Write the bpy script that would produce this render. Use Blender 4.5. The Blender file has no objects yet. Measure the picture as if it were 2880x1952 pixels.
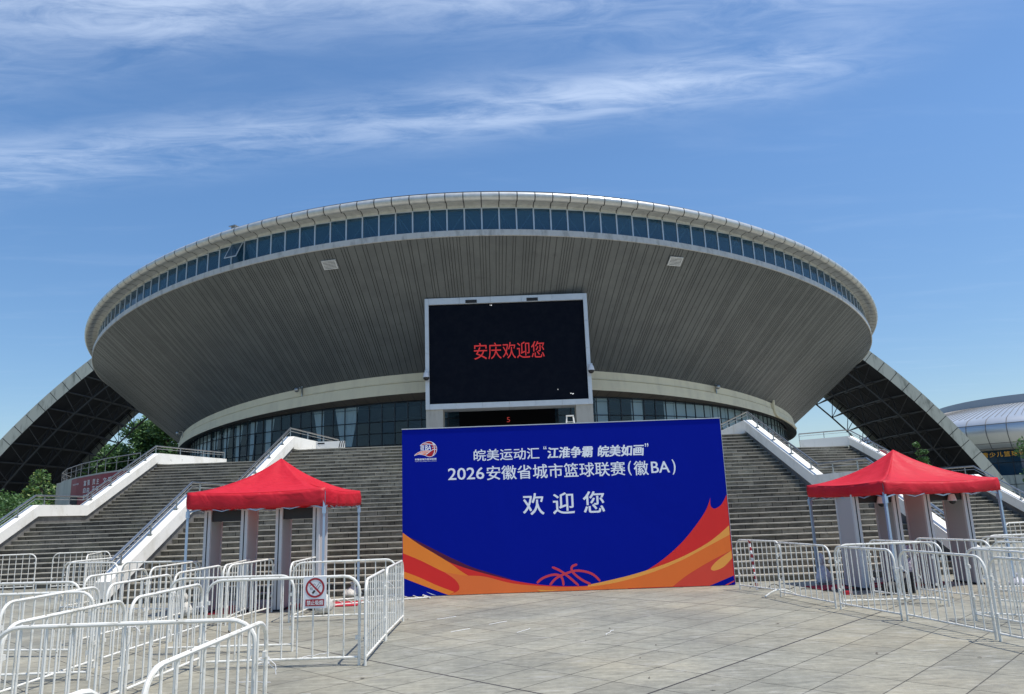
import bpy, bmesh, math, random
from mathutils import Vector, Matrix
random.seed(7)
R = math.radians
sc = bpy.context.scene

# ------------------------------------------------------------------ camera
PITCH, ROLL = math.atan(455/2080.0), R(-2.06)
cd = bpy.data.cameras.new('camera'); cam = bpy.data.objects.new('camera', cd)
sc.collection.objects.link(cam); sc.camera = cam
cd.sensor_width = 36.0; cd.lens = 26.0; cd.clip_start = 0.1; cd.clip_end = 6000
_r = Vector((1, 0, 0)); _f = Vector((0, math.cos(PITCH), math.sin(PITCH))); _u = _r.cross(_f)
_c, _s = math.cos(ROLL), math.sin(ROLL)
_x = _r*_c + _u*_s; _y = _u*_c - _r*_s
M4 = Matrix((( _x.x, _y.x, -_f.x, 0), (_x.y, _y.y, -_f.y, 0), (_x.z, _y.z, -_f.z, 2.0), (0, 0, 0, 1)))
cam.matrix_world = M4

# ------------------------------------------------------------------ sun, sky, exposure
SUN = Vector((0.345, -0.105, 0.93)).normalized()
EL = math.asin(SUN.z); AZ = math.atan2(SUN.x, SUN.y)
sl = bpy.data.lights.new('sun', 'SUN'); sl.energy = 4.3; sl.angle = R(0.5); sl.color = (1.0, 0.955, 0.89)
so = bpy.data.objects.new('sun', sl); sc.collection.objects.link(so)
so.rotation_euler = SUN.to_track_quat('Z', 'Y').to_euler(); so.location = (60, -10, 160)
w = bpy.data.worlds.new("World"); sc.world = w; w.use_nodes = True
nt = w.node_tree; N = nt.nodes; L = nt.links; N.clear()
def wn(t, **k):
    n = N.new(t)
    for a, b in k.items(): setattr(n, a, b)
    return n
def wm(op, a, b=None, c=None):
    n = wn('ShaderNodeMath', operation=op)
    for i, v in enumerate((a, b, c)):
        if v is None: continue
        if isinstance(v, (int, float)): n.inputs[i].default_value = v
        else: L.new(v, n.inputs[i])
    return n.outputs[0]
sky = wn('ShaderNodeTexSky', sky_type='NISHITA', sun_disc=False)
sky.sun_elevation = EL; sky.sun_rotation = AZ; sky.air_density = 1.0; sky.dust_density = 0.7; sky.ozone_density = 3.0
hs = wn('ShaderNodeHueSaturation'); hs.inputs['Saturation'].default_value = 1.17; hs.inputs['Value'].default_value = 1.0
L.new(sky.outputs[0], hs.inputs['Color'])
tc = wn('ShaderNodeTexCoord'); sx = wn('ShaderNodeSeparateXYZ'); L.new(tc.outputs['Generated'], sx.inputs[0])
zz = wm('MAXIMUM', sx.outputs[2], 0.06)
px = wm('DIVIDE', sx.outputs[0], zz); py = wm('DIVIDE', sx.outputs[1], zz)
cb = wn('ShaderNodeCombineXYZ'); L.new(px, cb.inputs[0]); L.new(py, cb.inputs[1])
mp = wn('ShaderNodeMapping'); L.new(cb.outputs[0], mp.inputs[0])
mp.inputs['Rotation'].default_value = (0, 0, R(14)); mp.inputs['Scale'].default_value = (1.0, 3.4, 1)
n1 = wn('ShaderNodeTexNoise'); n1.inputs['Scale'].default_value = 1.5; n1.inputs['Detail'].default_value = 12; n1.inputs['Roughness'].default_value = .57; n1.inputs['Distortion'].default_value = .45
L.new(mp.outputs[0], n1.inputs['Vector'])
n2 = wn('ShaderNodeTexNoise'); n2.inputs['Scale'].default_value = .9; n2.inputs['Detail'].default_value = 4
L.new(cb.outputs[0], n2.inputs['Vector'])
n3 = wn('ShaderNodeTexNoise'); n3.inputs['Scale'].default_value = 7.0; n3.inputs['Detail'].default_value = 12; n3.inputs['Roughness'].default_value = .66; n3.inputs['Distortion'].default_value = .8
mp3 = wn('ShaderNodeMapping'); L.new(cb.outputs[0], mp3.inputs[0]); mp3.inputs['Rotation'].default_value = (0, 0, R(-38)); mp3.inputs['Scale'].default_value = (.6, 1.8, 1)
L.new(mp3.outputs[0], n3.inputs['Vector'])
def band(cy, slope, wid, bend, x0=0.0):
    # a long cirrus streak: distance from a slightly bent line on the cloud layer
    dx = wm('SUBTRACT', px, x0)
    line = wm('MULTIPLY_ADD', dx, slope, cy)
    line = wm('MULTIPLY_ADD', wm('SUBTRACT', n2.outputs[0], .5), bend, line)
    d = wm('DIVIDE', wm('SUBTRACT', py, line), wid)
    return wm('POWER', 2.718, wm('MULTIPLY', wm('MULTIPLY', d, d), -1.0))
def ramp(v, a, b):
    m = wn('ShaderNodeMapRange', interpolation_type='SMOOTHSTEP'); L.new(v, m.inputs[0])
    m.inputs[1].default_value = a; m.inputs[2].default_value = b; return m.outputs[0]
b1 = wm('MULTIPLY', band(1.72, -.165, .135, .26), ramp(px, 1.15, .55))
b2 = wm('MULTIPLY', band(1.25, .03, .15, .28), ramp(px, 1.25, .3))
b3 = wm('MULTIPLY', band(1.42, -.35, .12, .2, -.9), ramp(px, -.35, -.8))
b4 = wm('MULTIPLY', band(1.60, -.20, .10, .1, .35), ramp(px, 1.0, .4)); b4 = wm('MULTIPLY', b4, ramp(px, -.35, .15))
cov = wm('ADD', wm('ADD', b1, wm('MULTIPLY', b2, 1.25)), wm('ADD', wm('MULTIPLY', b3, .5), wm('MULTIPLY', b4, .45)))
tex = wm('MULTIPLY_ADD', n3.outputs[0], .62, wm('MULTIPLY', n1.outputs[0], .58))
cl = wm('MULTIPLY', cov, ramp(tex, .37, .80))
thin = wm('MULTIPLY', ramp(n1.outputs[0], .50, .80), .05)
cl = wm('MINIMUM', wm('ADD', wm('MULTIPLY', cl, .40), thin), .5)
mx = wn('ShaderNodeMix', data_type='RGBA'); 
low = wn('ShaderNodeMapRange'); L.new(sx.outputs[2], low.inputs[0])
for i_, v_ in enumerate((0.0, .42, .74, 1.0)): low.inputs[i_+1].default_value = v_
lowc = wn('ShaderNodeCombineColor')
for i_ in range(3): L.new(low.outputs[0], lowc.inputs[i_])
ml = wn('ShaderNodeMix', data_type='RGBA', blend_type='MULTIPLY'); ml.inputs[0].default_value = 1.0; L.new(hs.outputs[0], ml.inputs[6]); L.new(lowc.outputs[0], ml.inputs[7])
L.new(cl, mx.inputs[0]); L.new(ml.outputs[2], mx.inputs[6])
mx.inputs[7].default_value = (5.2, 6.0, 7.3, 1)
bg = wn('ShaderNodeBackground'); bg.inputs[1].default_value = 0.15
L.new(mx.outputs[2], bg.inputs[0]); wo = wn('ShaderNodeOutputWorld'); L.new(bg.outputs[0], wo.inputs[0])
vs = sc.view_settings; vs.view_transform = 'Standard'; vs.look = 'None'; vs.exposure = 0.16; vs.gamma = 1.0; vs.use_curve_mapping = False
sc.cycles.max_bounces = 8; sc.cycles.transparent_max_bounces = 16

# ------------------------------------------------------------------ materials
def mat(name, col, rough=.6, metal=0.0, noise=None, col2=None, nscale=3.0, bump=0.0, bscale=40.0, spec=.5, stretch=(1, 1, 1), coat=0.0, lo=.35, hi=.7):
    m = bpy.data.materials.new(name); m.use_nodes = True
    t = m.node_tree; b = t.nodes['Principled BSDF']
    b.inputs['Base Color'].default_value = (*col, 1); b.inputs['Roughness'].default_value = rough
    b.inputs['Metallic'].default_value = metal; b.inputs['Specular IOR Level'].default_value = spec
    if coat: b.inputs['Coat Weight'].default_value = coat
    c = t.nodes.new('ShaderNodeTexCoord')
    if col2:
        mpn = t.nodes.new('ShaderNodeMapping'); mpn.inputs['Scale'].default_value = stretch
        t.links.new(c.outputs['Object'], mpn.inputs[0])
        n = t.nodes.new('ShaderNodeTexNoise'); n.inputs['Scale'].default_value = nscale; n.inputs['Detail'].default_value = 8; n.inputs['Roughness'].default_value = .65
        t.links.new(mpn.outputs[0], n.inputs['Vector'])
        r = t.nodes.new('ShaderNodeMapRange'); r.interpolation_type = 'SMOOTHSTEP'
        r.inputs[1].default_value = lo; r.inputs[2].default_value = hi
        t.links.new(n.outputs[0], r.inputs[0])
        x = t.nodes.new('ShaderNodeMix'); x.data_type = 'RGBA'
        x.inputs[6].default_value = (*col, 1); x.inputs[7].default_value = (*col2, 1)
        t.links.new(r.outputs[0], x.inputs[0]); t.links.new(x.outputs[2], b.inputs['Base Color'])
    if bump:
        n = t.nodes.new('ShaderNodeTexNoise'); n.inputs['Scale'].default_value = bscale; n.inputs['Detail'].default_value = 5
        t.links.new(c.outputs['Object'], n.inputs['Vector'])
        bp = t.nodes.new('ShaderNodeBump'); bp.inputs['Strength'].default_value = bump; bp.inputs['Distance'].default_value = .02
        t.links.new(n.outputs[0], bp.inputs['Height']); t.links.new(bp.outputs[0], b.inputs['Normal'])
    return m
def emis(m, col, s):
    b = m.node_tree.nodes['Principled BSDF']; b.inputs['Emission Color'].default_value = (*col, 1); b.inputs['Emission Strength'].default_value = s
    return m
def glass(name, tint, base, f, rough=.02):
    m = bpy.data.materials.new(name); m.use_nodes = True; t = m.node_tree
    b = t.nodes['Principled BSDF']; b.inputs['Base Color'].default_value = (*base, 1); b.inputs['Roughness'].default_value = rough; b.inputs['Specular IOR Level'].default_value = .9
    tr = t.nodes.new('ShaderNodeBsdfTransparent'); tr.inputs[0].default_value = (*tint, 1)
    ms = t.nodes.new('ShaderNodeMixShader'); ms.inputs[0].default_value = f
    t.links.new(tr.outputs[0], ms.inputs[1]); t.links.new(b.outputs[0], ms.inputs[2])
    t.links.new(ms.outputs[0], t.nodes['Material Output'].inputs['Surface'])
    return m

def mat_plaza():
    m = bpy.data.materials.new('plaza_stone'); m.use_nodes = True; t = m.node_tree; b = t.nodes['Principled BSDF']
    def nd(k, **a):
        n = t.nodes.new(k)
        for q, v in a.items(): setattr(n, q, v)
        return n
    g = nd('ShaderNodeNewGeometry'); mpn = nd('ShaderNodeMapping'); mpn.inputs['Rotation'].default_value = (0, 0, R(-46))
    t.links.new(g.outputs['Position'], mpn.inputs[0])
    br = nd('ShaderNodeTexBrick'); br.offset = 0.0; br.inputs['Scale'].default_value = 1.0
    br.inputs['Brick Width'].default_value = .92; br.inputs['Row Height'].default_value = .65; br.inputs['Mortar Size'].default_value = .0085; br.inputs['Mortar Smooth'].default_value = .1
    br.inputs['Color1'].default_value = (.315, .308, .248, 1); br.inputs['Color2'].default_value = (.262, .256, .208, 1); br.inputs['Mortar'].default_value = (.085, .08, .065, 1)
    br.inputs['Bias'].default_value = 0.0
    mp2 = nd('ShaderNodeMapping'); mp2.inputs['Location'].default_value = (JX, JY, 0)
    t.links.new(mpn.outputs[0], mp2.inputs[0]); t.links.new(mp2.outputs[0], br.inputs['Vector'])
    # wide dark movement joints every few metres
    br2 = nd('ShaderNodeTexBrick'); br2.offset = 0.0; br2.inputs['Scale'].default_value = 1.0
    br2.inputs['Brick Width'].default_value = 7.36; br2.inputs['Row Height'].default_value = 6.5; br2.inputs['Mortar Size'].default_value = .017
    t.links.new(mp2.outputs[0], br2.inputs['Vector'])
    def noise(s, d=6, st=(1, 1, 1), ro=.6, rot=0):
        q = nd('ShaderNodeMapping'); q.inputs['Scale'].default_value = st; q.inputs['Rotation'].default_value = (0, 0, rot); t.links.new(g.outputs['Position'], q.inputs[0])
        n = nd('ShaderNodeTexNoise'); n.inputs['Scale'].default_value = s; n.inputs['Detail'].default_value = d; n.inputs['Roughness'].default_value = ro
        t.links.new(q.outputs[0], n.inputs['Vector']); return n.outputs[0]
    def mr(v, a, b_, c, d):
        r = nd('ShaderNodeMapRange'); t.links.new(v, r.inputs[0])
        for i, x in enumerate((a, b_, c, d)): r.inputs[i+1].default_value = x
        return r.outputs[0]
    def mixm(kind, fac, A, B):
        x = nd('ShaderNodeMix', data_type='RGBA', blend_type=kind)
        for i, v in ((0, fac), (6, A), (7, B)):
            if isinstance(v, (int, float)): x.inputs[i].default_value = v
            elif isinstance(v, tuple): x.inputs[i].default_value = (*v, 1)
            else: t.links.new(v, x.inputs[i])
        return x.outputs[2]
    blot = mr(noise(.55, 7), .3, .7, .76, 1.18); fine = mr(noise(9, 8, (1, 1, 1), .7), .3, .7, .80, 1.16)
    streak = mr(noise(2.2, 6, (1, 5, 1), .65, R(-8)), .35, .7, 1.12, .72)
    def mul(a, b_):
        x = nd('ShaderNodeMath', operation='MULTIPLY'); t.links.new(a, x.inputs[0]); t.links.new(b_, x.inputs[1]); return x.outputs[0]
    v = mul(mul(blot, fine), streak)
    cbn = nd('ShaderNodeCombineColor')
    for i in range(3): t.links.new(v, cbn.inputs[i])
    c1 = mixm('MULTIPLY', 1.0, br.outputs['Color'], cbn.outputs[0])
    warm = mr(noise(.28, 3), .42, .66, 0, .55)
    c2 = mixm('MULTIPLY', warm, c1, (1.06, .95, .80))
    stain = mr(noise(1.3, 9, (1, 2.4, 1), .72), .56, .72, 0, .55)
    c3 = mixm('MIX', stain, c2, (.17, .165, .15))
    pale = mr(noise(1.7, 9, (1, 2.6, 1), .72, R(12)), .55, .70, 0, .55)
    c4 = mixm('MIX', pale, c3, (.44, .43, .39))
    c5 = mixm('MIX', br2.outputs['Fac'], c4, (.05, .045, .04))
    t.links.new(c5, b.inputs['Base Color']); b.inputs['Roughness'].default_value = .62; b.inputs['Specular IOR Level'].default_value = .35
    bp = nd('ShaderNodeBump'); bp.inputs['Strength'].default_value = .25; bp.inputs['Distance'].default_value = .01
    t.links.new(noise(30, 5), bp.inputs['Height']); t.links.new(bp.outputs[0], b.inputs['Normal'])
    return m
JX, JY = .92, 1.48

def mat_stair(name, c1, c2, cm, h=.15, bw=.62, off=.5, dirt=.6):
    # stone risers: one row of blocks per step, blackened by damp
    m = bpy.data.materials.new(name); m.use_nodes = True; t = m.node_tree; b = t.nodes['Principled BSDF']
    c = t.nodes.new('ShaderNodeTexCoord'); s = t.nodes.new('ShaderNodeSeparateXYZ'); t.links.new(c.outputs['Object'], s.inputs[0])
    k = t.nodes.new('ShaderNodeCombineXYZ'); t.links.new(s.outputs[0], k.inputs[0]); t.links.new(s.outputs[2], k.inputs[1])
    br = t.nodes.new('ShaderNodeTexBrick'); br.offset = off; br.offset_frequency = 2; br.inputs['Scale'].default_value = 1
    br.inputs['Brick Width'].default_value = bw; br.inputs['Row Height'].default_value = h; br.inputs['Mortar Size'].default_value = .009
    br.inputs['Color1'].default_value = (*c1, 1); br.inputs['Color2'].default_value = (*c2, 1); br.inputs['Mortar'].default_value = (*cm, 1)
    t.links.new(k.outputs[0], br.inputs['Vector'])
    def noise(sc_, st, a, b_, lo, hi, d=8):
        q = t.nodes.new('ShaderNodeMapping'); q.inputs['Scale'].default_value = st; t.links.new(c.outputs['Object'], q.inputs[0])
        n = t.nodes.new('ShaderNodeTexNoise'); n.inputs['Scale'].default_value = sc_; n.inputs['Detail'].default_value = d; n.inputs['Roughness'].default_value = .68
        t.links.new(q.outputs[0], n.inputs['Vector'])
        r = t.nodes.new('ShaderNodeMapRange'); t.links.new(n.outputs[0], r.inputs[0])
        for i, x in enumerate((a, b_, lo, hi)): r.inputs[i+1].default_value = x
        return r.outputs[0]
    f1 = noise(.55, (1, .3, 1.3), .36, .66, 1.15, 1-dirt); f2 = noise(5, (1, 1, 2.0), .3, .7, .62, 1.35)
    mm = t.nodes.new('ShaderNodeMath'); mm.operation = 'MULTIPLY'; t.links.new(f1, mm.inputs[0]); t.links.new(f2, mm.inputs[1])
    cc = t.nodes.new('ShaderNodeCombineColor')
    for i in range(3): t.links.new(mm.outputs[0], cc.inputs[i])
    x = t.nodes.new('ShaderNodeMix'); x.data_type = 'RGBA'; x.blend_type = 'MULTIPLY'; x.inputs[0].default_value = 1
    t.links.new(br.outputs['Color'], x.inputs[6]); t.links.new(cc.outputs[0], x.inputs[7])
    y = t.nodes.new('ShaderNodeMix'); y.data_type = 'RGBA'; y.inputs[7].default_value = (.20, .195, .12, 1)
    t.links.new(noise(.7, (1, .4, 1), .55, .72, 0, .45), y.inputs[0]); t.links.new(x.outputs[2], y.inputs[6])
    t.links.new(y.outputs[2], b.inputs['Base Color']); b.inputs['Roughness'].default_value = .75; b.inputs['Specular IOR Level'].default_value = .3
    return m

def mat_streak(name, c1, c2, scale=1.2, stretch=(1, 1, .12), lo=.45, hi=.7, rough=.7, metal=0.0):
    return mat(name, c1, rough, metal, col2=c2, nscale=scale, stretch=stretch, lo=lo, hi=hi)

MT = dict(
  plaza=mat_plaza(), earth=mat('far_ground', (.20, .20, .17), .9, col2=(.10, .13, .06), nscale=.02),
  platform=mat('platform_stone', (.42, .40, .34), .7, col2=(.34, .325, .28), nscale=1.0),
  riser=mat_stair('stair_riser_stone', (.29, .27, .215), (.125, .117, .095), (.018, .016, .014)),
  riser2=mat_stair('stair_riser_stone_dark', (.225, .212, .175), (.09, .085, .072), (.016, .014, .012), dirt=.6),  # darker copy for the left side flight
  tread=mat('stair_tread_stone', (.40, .375, .31), .7, col2=(.27, .255, .21), nscale=1.8, bump=.2),  # paler than the risers: painted-in sunlight on treads and nosing fronts
  white=mat('white_plaster', (.82, .80, .735), .6, col2=(.70, .68, .61), nscale=1.6, lo=.5, hi=.85),
  basew=mat('grey_base_stone', (.16, .155, .145), .8, col2=(.09, .087, .08), nscale=2.5),
  steel=mat('stainless_steel', (.40, .41, .41), .30, .9, col2=(.30, .31, .31), nscale=6),
  barrier=mat('white_barrier_paint', (.78, .765, .695), .38, col2=(.66, .64, .55), nscale=4.5, lo=.55, hi=.8),
  chip=mat('bare_rusty_steel', (.12, .09, .07), .7, .4),
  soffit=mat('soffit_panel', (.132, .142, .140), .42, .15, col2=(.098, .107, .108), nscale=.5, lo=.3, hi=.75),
  groove=mat('soffit_joint', (.075, .08, .078), .7),
  cornice=mat('cornice_metal', (.60, .605, .575), .30, .35, col2=(.48, .485, .46), nscale=2.0),
  dark=mat('dark_joint', (.03, .03, .032), .8),
  ledge=mat_streak('ledge_metal', (.50, .50, .48), (.33, .33, .31), 2.2, (1, 1, .4), rough=.5),
  alum=mat('window_aluminium', (.56, .61, .64), .4, .3),
  wglass=glass('window_glass', (.74, .87, .94), (.035, .11, .18), .55, .03),
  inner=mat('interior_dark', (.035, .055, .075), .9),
  brace=mat('interior_truss_paint', (.80, .86, .90), .5),
  cream=mat_streak('cream_render', (.74, .665, .47), (.64, .57, .41), 1.0, (1, 1, .25), .4, .75),
  under=mat('underside_panel', (.125, .108, .088), .75, col2=(.10, .088, .072), nscale=.8),
  lglass=glass('curtain_wall_glass', (.82, .90, .92), (.055, .11, .14), .34, .03),
  mull=mat('mullion_dark', (.03, .036, .042), .5, .3),
  curtain=mat('curtain_and_reflection', (.78, .86, .86), .85),
  concrete=mat_streak('column_concrete', (.42, .40, .35), (.33, .31, .27), 1.8, (1, 1, .3)),
  clad=mat('screen_cladding', (.62, .64, .65), .42, .3, col2=(.56, .58, .59), nscale=1.0),
  led=mat('led_matrix', (.003, .005, .011), .7, col2=(.006, .008, .014), nscale=2.0, spec=.08),
  ledred=emis(mat('led_red', (.3, .01, .01), .5), (1.0, .05, .045), .30),
  ledwhite=emis(mat('led_white', (.5, .5, .5), .5), (1, 1, 1), .6),
  red5=emis(mat('red_number', (.3, .02, .02), .5), (1.0, .12, .10), .22),  # painted digit given a faint added glow to show in the dark entrance
  inner2=mat('entrance_shade', (.006, .006, .007), .9, spec=.05),
  black=mat('black_paint', (.012, .012, .014), .5),
  blackrub=mat('black_rubber', (.018, .018, .02), .7),
  tent=mat('red_tent_cloth', (.74, .020, .042), .55, col2=(.66, .012, .03), nscale=3),
  tentpole=mat('tent_pole_blue_grey', (.36, .47, .60), .4, .5),
  gate=mat('detector_panel_grey', (.46, .44, .435), .45),
  gatel=mat('detector_edge_light', (.58, .58, .58), .4),
  carpet=mat('red_mat', (.42, .015, .03), .9, col2=(.34, .010, .02), nscale=20),
  bag=mat('woven_sandbag', (.62, .60, .54), .85, col2=(.50, .48, .42), nscale=8),
  plastic=mat('white_plastic_bag', (.62, .62, .66), .45, col2=(.48, .48, .53), nscale=12),
  fascia=mat_streak('fascia_grey_stained', (.40, .42, .36), (.15, .165, .14), 1.1, (1, 1, .22), .47, .72),
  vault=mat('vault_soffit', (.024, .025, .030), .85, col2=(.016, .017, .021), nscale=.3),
  truss=mat('truss_steel', (.05, .053, .057), .5, .2),
  metalroof=mat('silver_roof', (.60, .62, .62), .30, .55, col2=(.53, .55, .55), nscale=.15),
  seam=mat('roof_seam', (.10, .105, .11), .6),
  drum=mat('drum_metal', (.36, .375, .39), .5, .3),
  fglass=mat('far_glass', (.015, .045, .08), .06, spec=.8),
  yellow=mat('yellow_letters', (.75, .36, .02), .5),
  rwall=mat_streak('retaining_concrete', (.42, .42, .37), (.30, .30, .26), 1.3, (1, 1, .15)),
  sbanner=mat('dark_red_banner', (.24, .010, .028), .6, col2=(.20, .008, .022), nscale=1.2),
  paper=mat('white_print', (.80, .80, .80), .6),
  trunk=mat('bark', (.11, .085, .06), .9, col2=(.07, .055, .04), nscale=6),
  leafa=mat('leaf_green', (.075, .165, .050), .55), leafb=mat('leaf_dark', (.050, .115, .040), .6), leafc=mat('leaf_pale', (.12, .22, .065), .55),
  leafy=mat('leaf_yellow_green', (.19, .25, .05), .55),
  p_blue=mat('print_blue', (.001, .010, .30), .5, spec=.06), p_sweep_red=mat('print_red', (.82, .032, .028), .45, spec=.25),
  p_maroon=mat('print_maroon', (.11, .010, .045), .45, spec=.25), p_orange=mat('print_orange', (.98, .27, .035), .45, spec=.25),
  p_orange_mid=mat('print_orange_mid', (.95, .20, .045), .45, spec=.25), p_orange_low=mat('print_orange_low', (.95, .20, .035), .45, spec=.25),
  p_red_low=mat('print_red_low', (.78, .075, .045), .45, spec=.25), p_light=mat('print_light_orange', (1.0, .42, .08), .45, spec=.25),
  p_white=mat('print_white', (.93, .95, .98), .45, spec=.25), p_pink=mat('print_pink_red', (.72, .055, .085), .45, spec=.25), p_logo=mat('print_logo_red', (.46, .02, .03), .45, spec=.25),
  signred=mat('sign_red', (.36, .02, .03), .5), signblack=mat('sign_black', (.02, .02, .02), .5),
  bframe=mat('banner_frame_steel', (.25, .25, .26), .5, .6), cable=mat('black_cable', (.015, .015, .015), .6), domec=mat('camera_white', (.7, .7, .7), .35),
)

def translucent(m, col, f):
    t = m.node_tree; tr = t.nodes.new('ShaderNodeBsdfTranslucent'); tr.inputs[0].default_value = (*col, 1); ms = t.nodes.new('ShaderNodeMixShader'); ms.inputs[0].default_value = f
    t.links.new(t.nodes['Principled BSDF'].outputs[0], ms.inputs[1]); t.links.new(tr.outputs[0], ms.inputs[2]); t.links.new(ms.outputs[0], t.nodes['Material Output'].inputs['Surface'])
def chips(m, col, scale, a, b, st=(1, 1, 1)):
    t = m.node_tree; bs = t.nodes['Principled BSDF']; src = bs.inputs['Base Color'].links[0].from_socket
    c = t.nodes.new('ShaderNodeTexCoord'); q = t.nodes.new('ShaderNodeMapping'); q.inputs['Scale'].default_value = st
    oi = t.nodes.new('ShaderNodeObjectInfo'); ad = t.nodes.new('ShaderNodeVectorMath'); ad.operation = 'ADD'
    sc3 = t.nodes.new('ShaderNodeVectorMath'); sc3.operation = 'SCALE'; sc3.inputs['Scale'].default_value = 3.7; t.links.new(oi.outputs['Location'], sc3.inputs[0])
    t.links.new(c.outputs['Object'], ad.inputs[0]); t.links.new(sc3.outputs[0], ad.inputs[1]); t.links.new(ad.outputs[0], q.inputs[0])
    n = t.nodes.new('ShaderNodeTexNoise'); n.inputs['Scale'].default_value = scale; n.inputs['Detail'].default_value = 6; n.inputs['Roughness'].default_value = .7; t.links.new(q.outputs[0], n.inputs['Vector'])
    r = t.nodes.new('ShaderNodeMapRange'); r.inputs[1].default_value = a; r.inputs[2].default_value = b; t.links.new(n.outputs[0], r.inputs[0])
    x = t.nodes.new('ShaderNodeMix'); x.data_type = 'RGBA'; x.inputs[7].default_value = (*col, 1); t.links.new(r.outputs[0], x.inputs[0]); t.links.new(src, x.inputs[6]); t.links.new(x.outputs[2], bs.inputs['Base Color'])
chips(MT['barrier'], (.16, .105, .06), 13, .655, .68); chips(MT['barrier'], (.50, .47, .38), 5, .52, .70)
chips(MT['white'], (.34, .33, .29), 3.2, .64, .72, (1, 1, 1.6)); chips(MT['white'], (.60, .57, .48), .9, .50, .75, (1, 1, .5))
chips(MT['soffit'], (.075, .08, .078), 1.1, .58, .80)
def wrinkle(m, scale, st, dist):
    t = m.node_tree; bs = t.nodes['Principled BSDF']; c = t.nodes.new('ShaderNodeTexCoord')
    n = t.nodes.new('ShaderNodeTexNoise'); n.inputs['Scale'].default_value = scale; n.inputs['Detail'].default_value = 6; n.inputs['Distortion'].default_value = 1.2; q = t.nodes.new('ShaderNodeMapping'); q.inputs['Scale'].default_value = st
    t.links.new(c.outputs['Object'], q.inputs[0]); t.links.new(q.outputs[0], n.inputs['Vector'])
    bp = t.nodes.new('ShaderNodeBump'); bp.inputs['Strength'].default_value = .6; bp.inputs['Distance'].default_value = dist; t.links.new(n.outputs[0], bp.inputs['Height']); t.links.new(bp.outputs[0], bs.inputs['Normal'])
wrinkle(MT['tent'], 2.0, (1, 1, 1.6), .06); wrinkle(MT['bag'], 9, (1, 1, 1), .05); wrinkle(MT['plastic'], 9, (1, 1, 1), .05)
for k_ in ('p_blue', 'p_sweep_red', 'p_orange_low', 'p_orange_mid', 'p_orange', 'p_red_low'): wrinkle(MT[k_], .7, (1, 1, .4), .03)
translucent(MT['tent'], (.90, .03, .04), .34)
for k_ in ('leafa', 'leafb', 'leafc', 'leafy'): translucent(MT[k_], (.10, .20, .045), .2)
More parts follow.
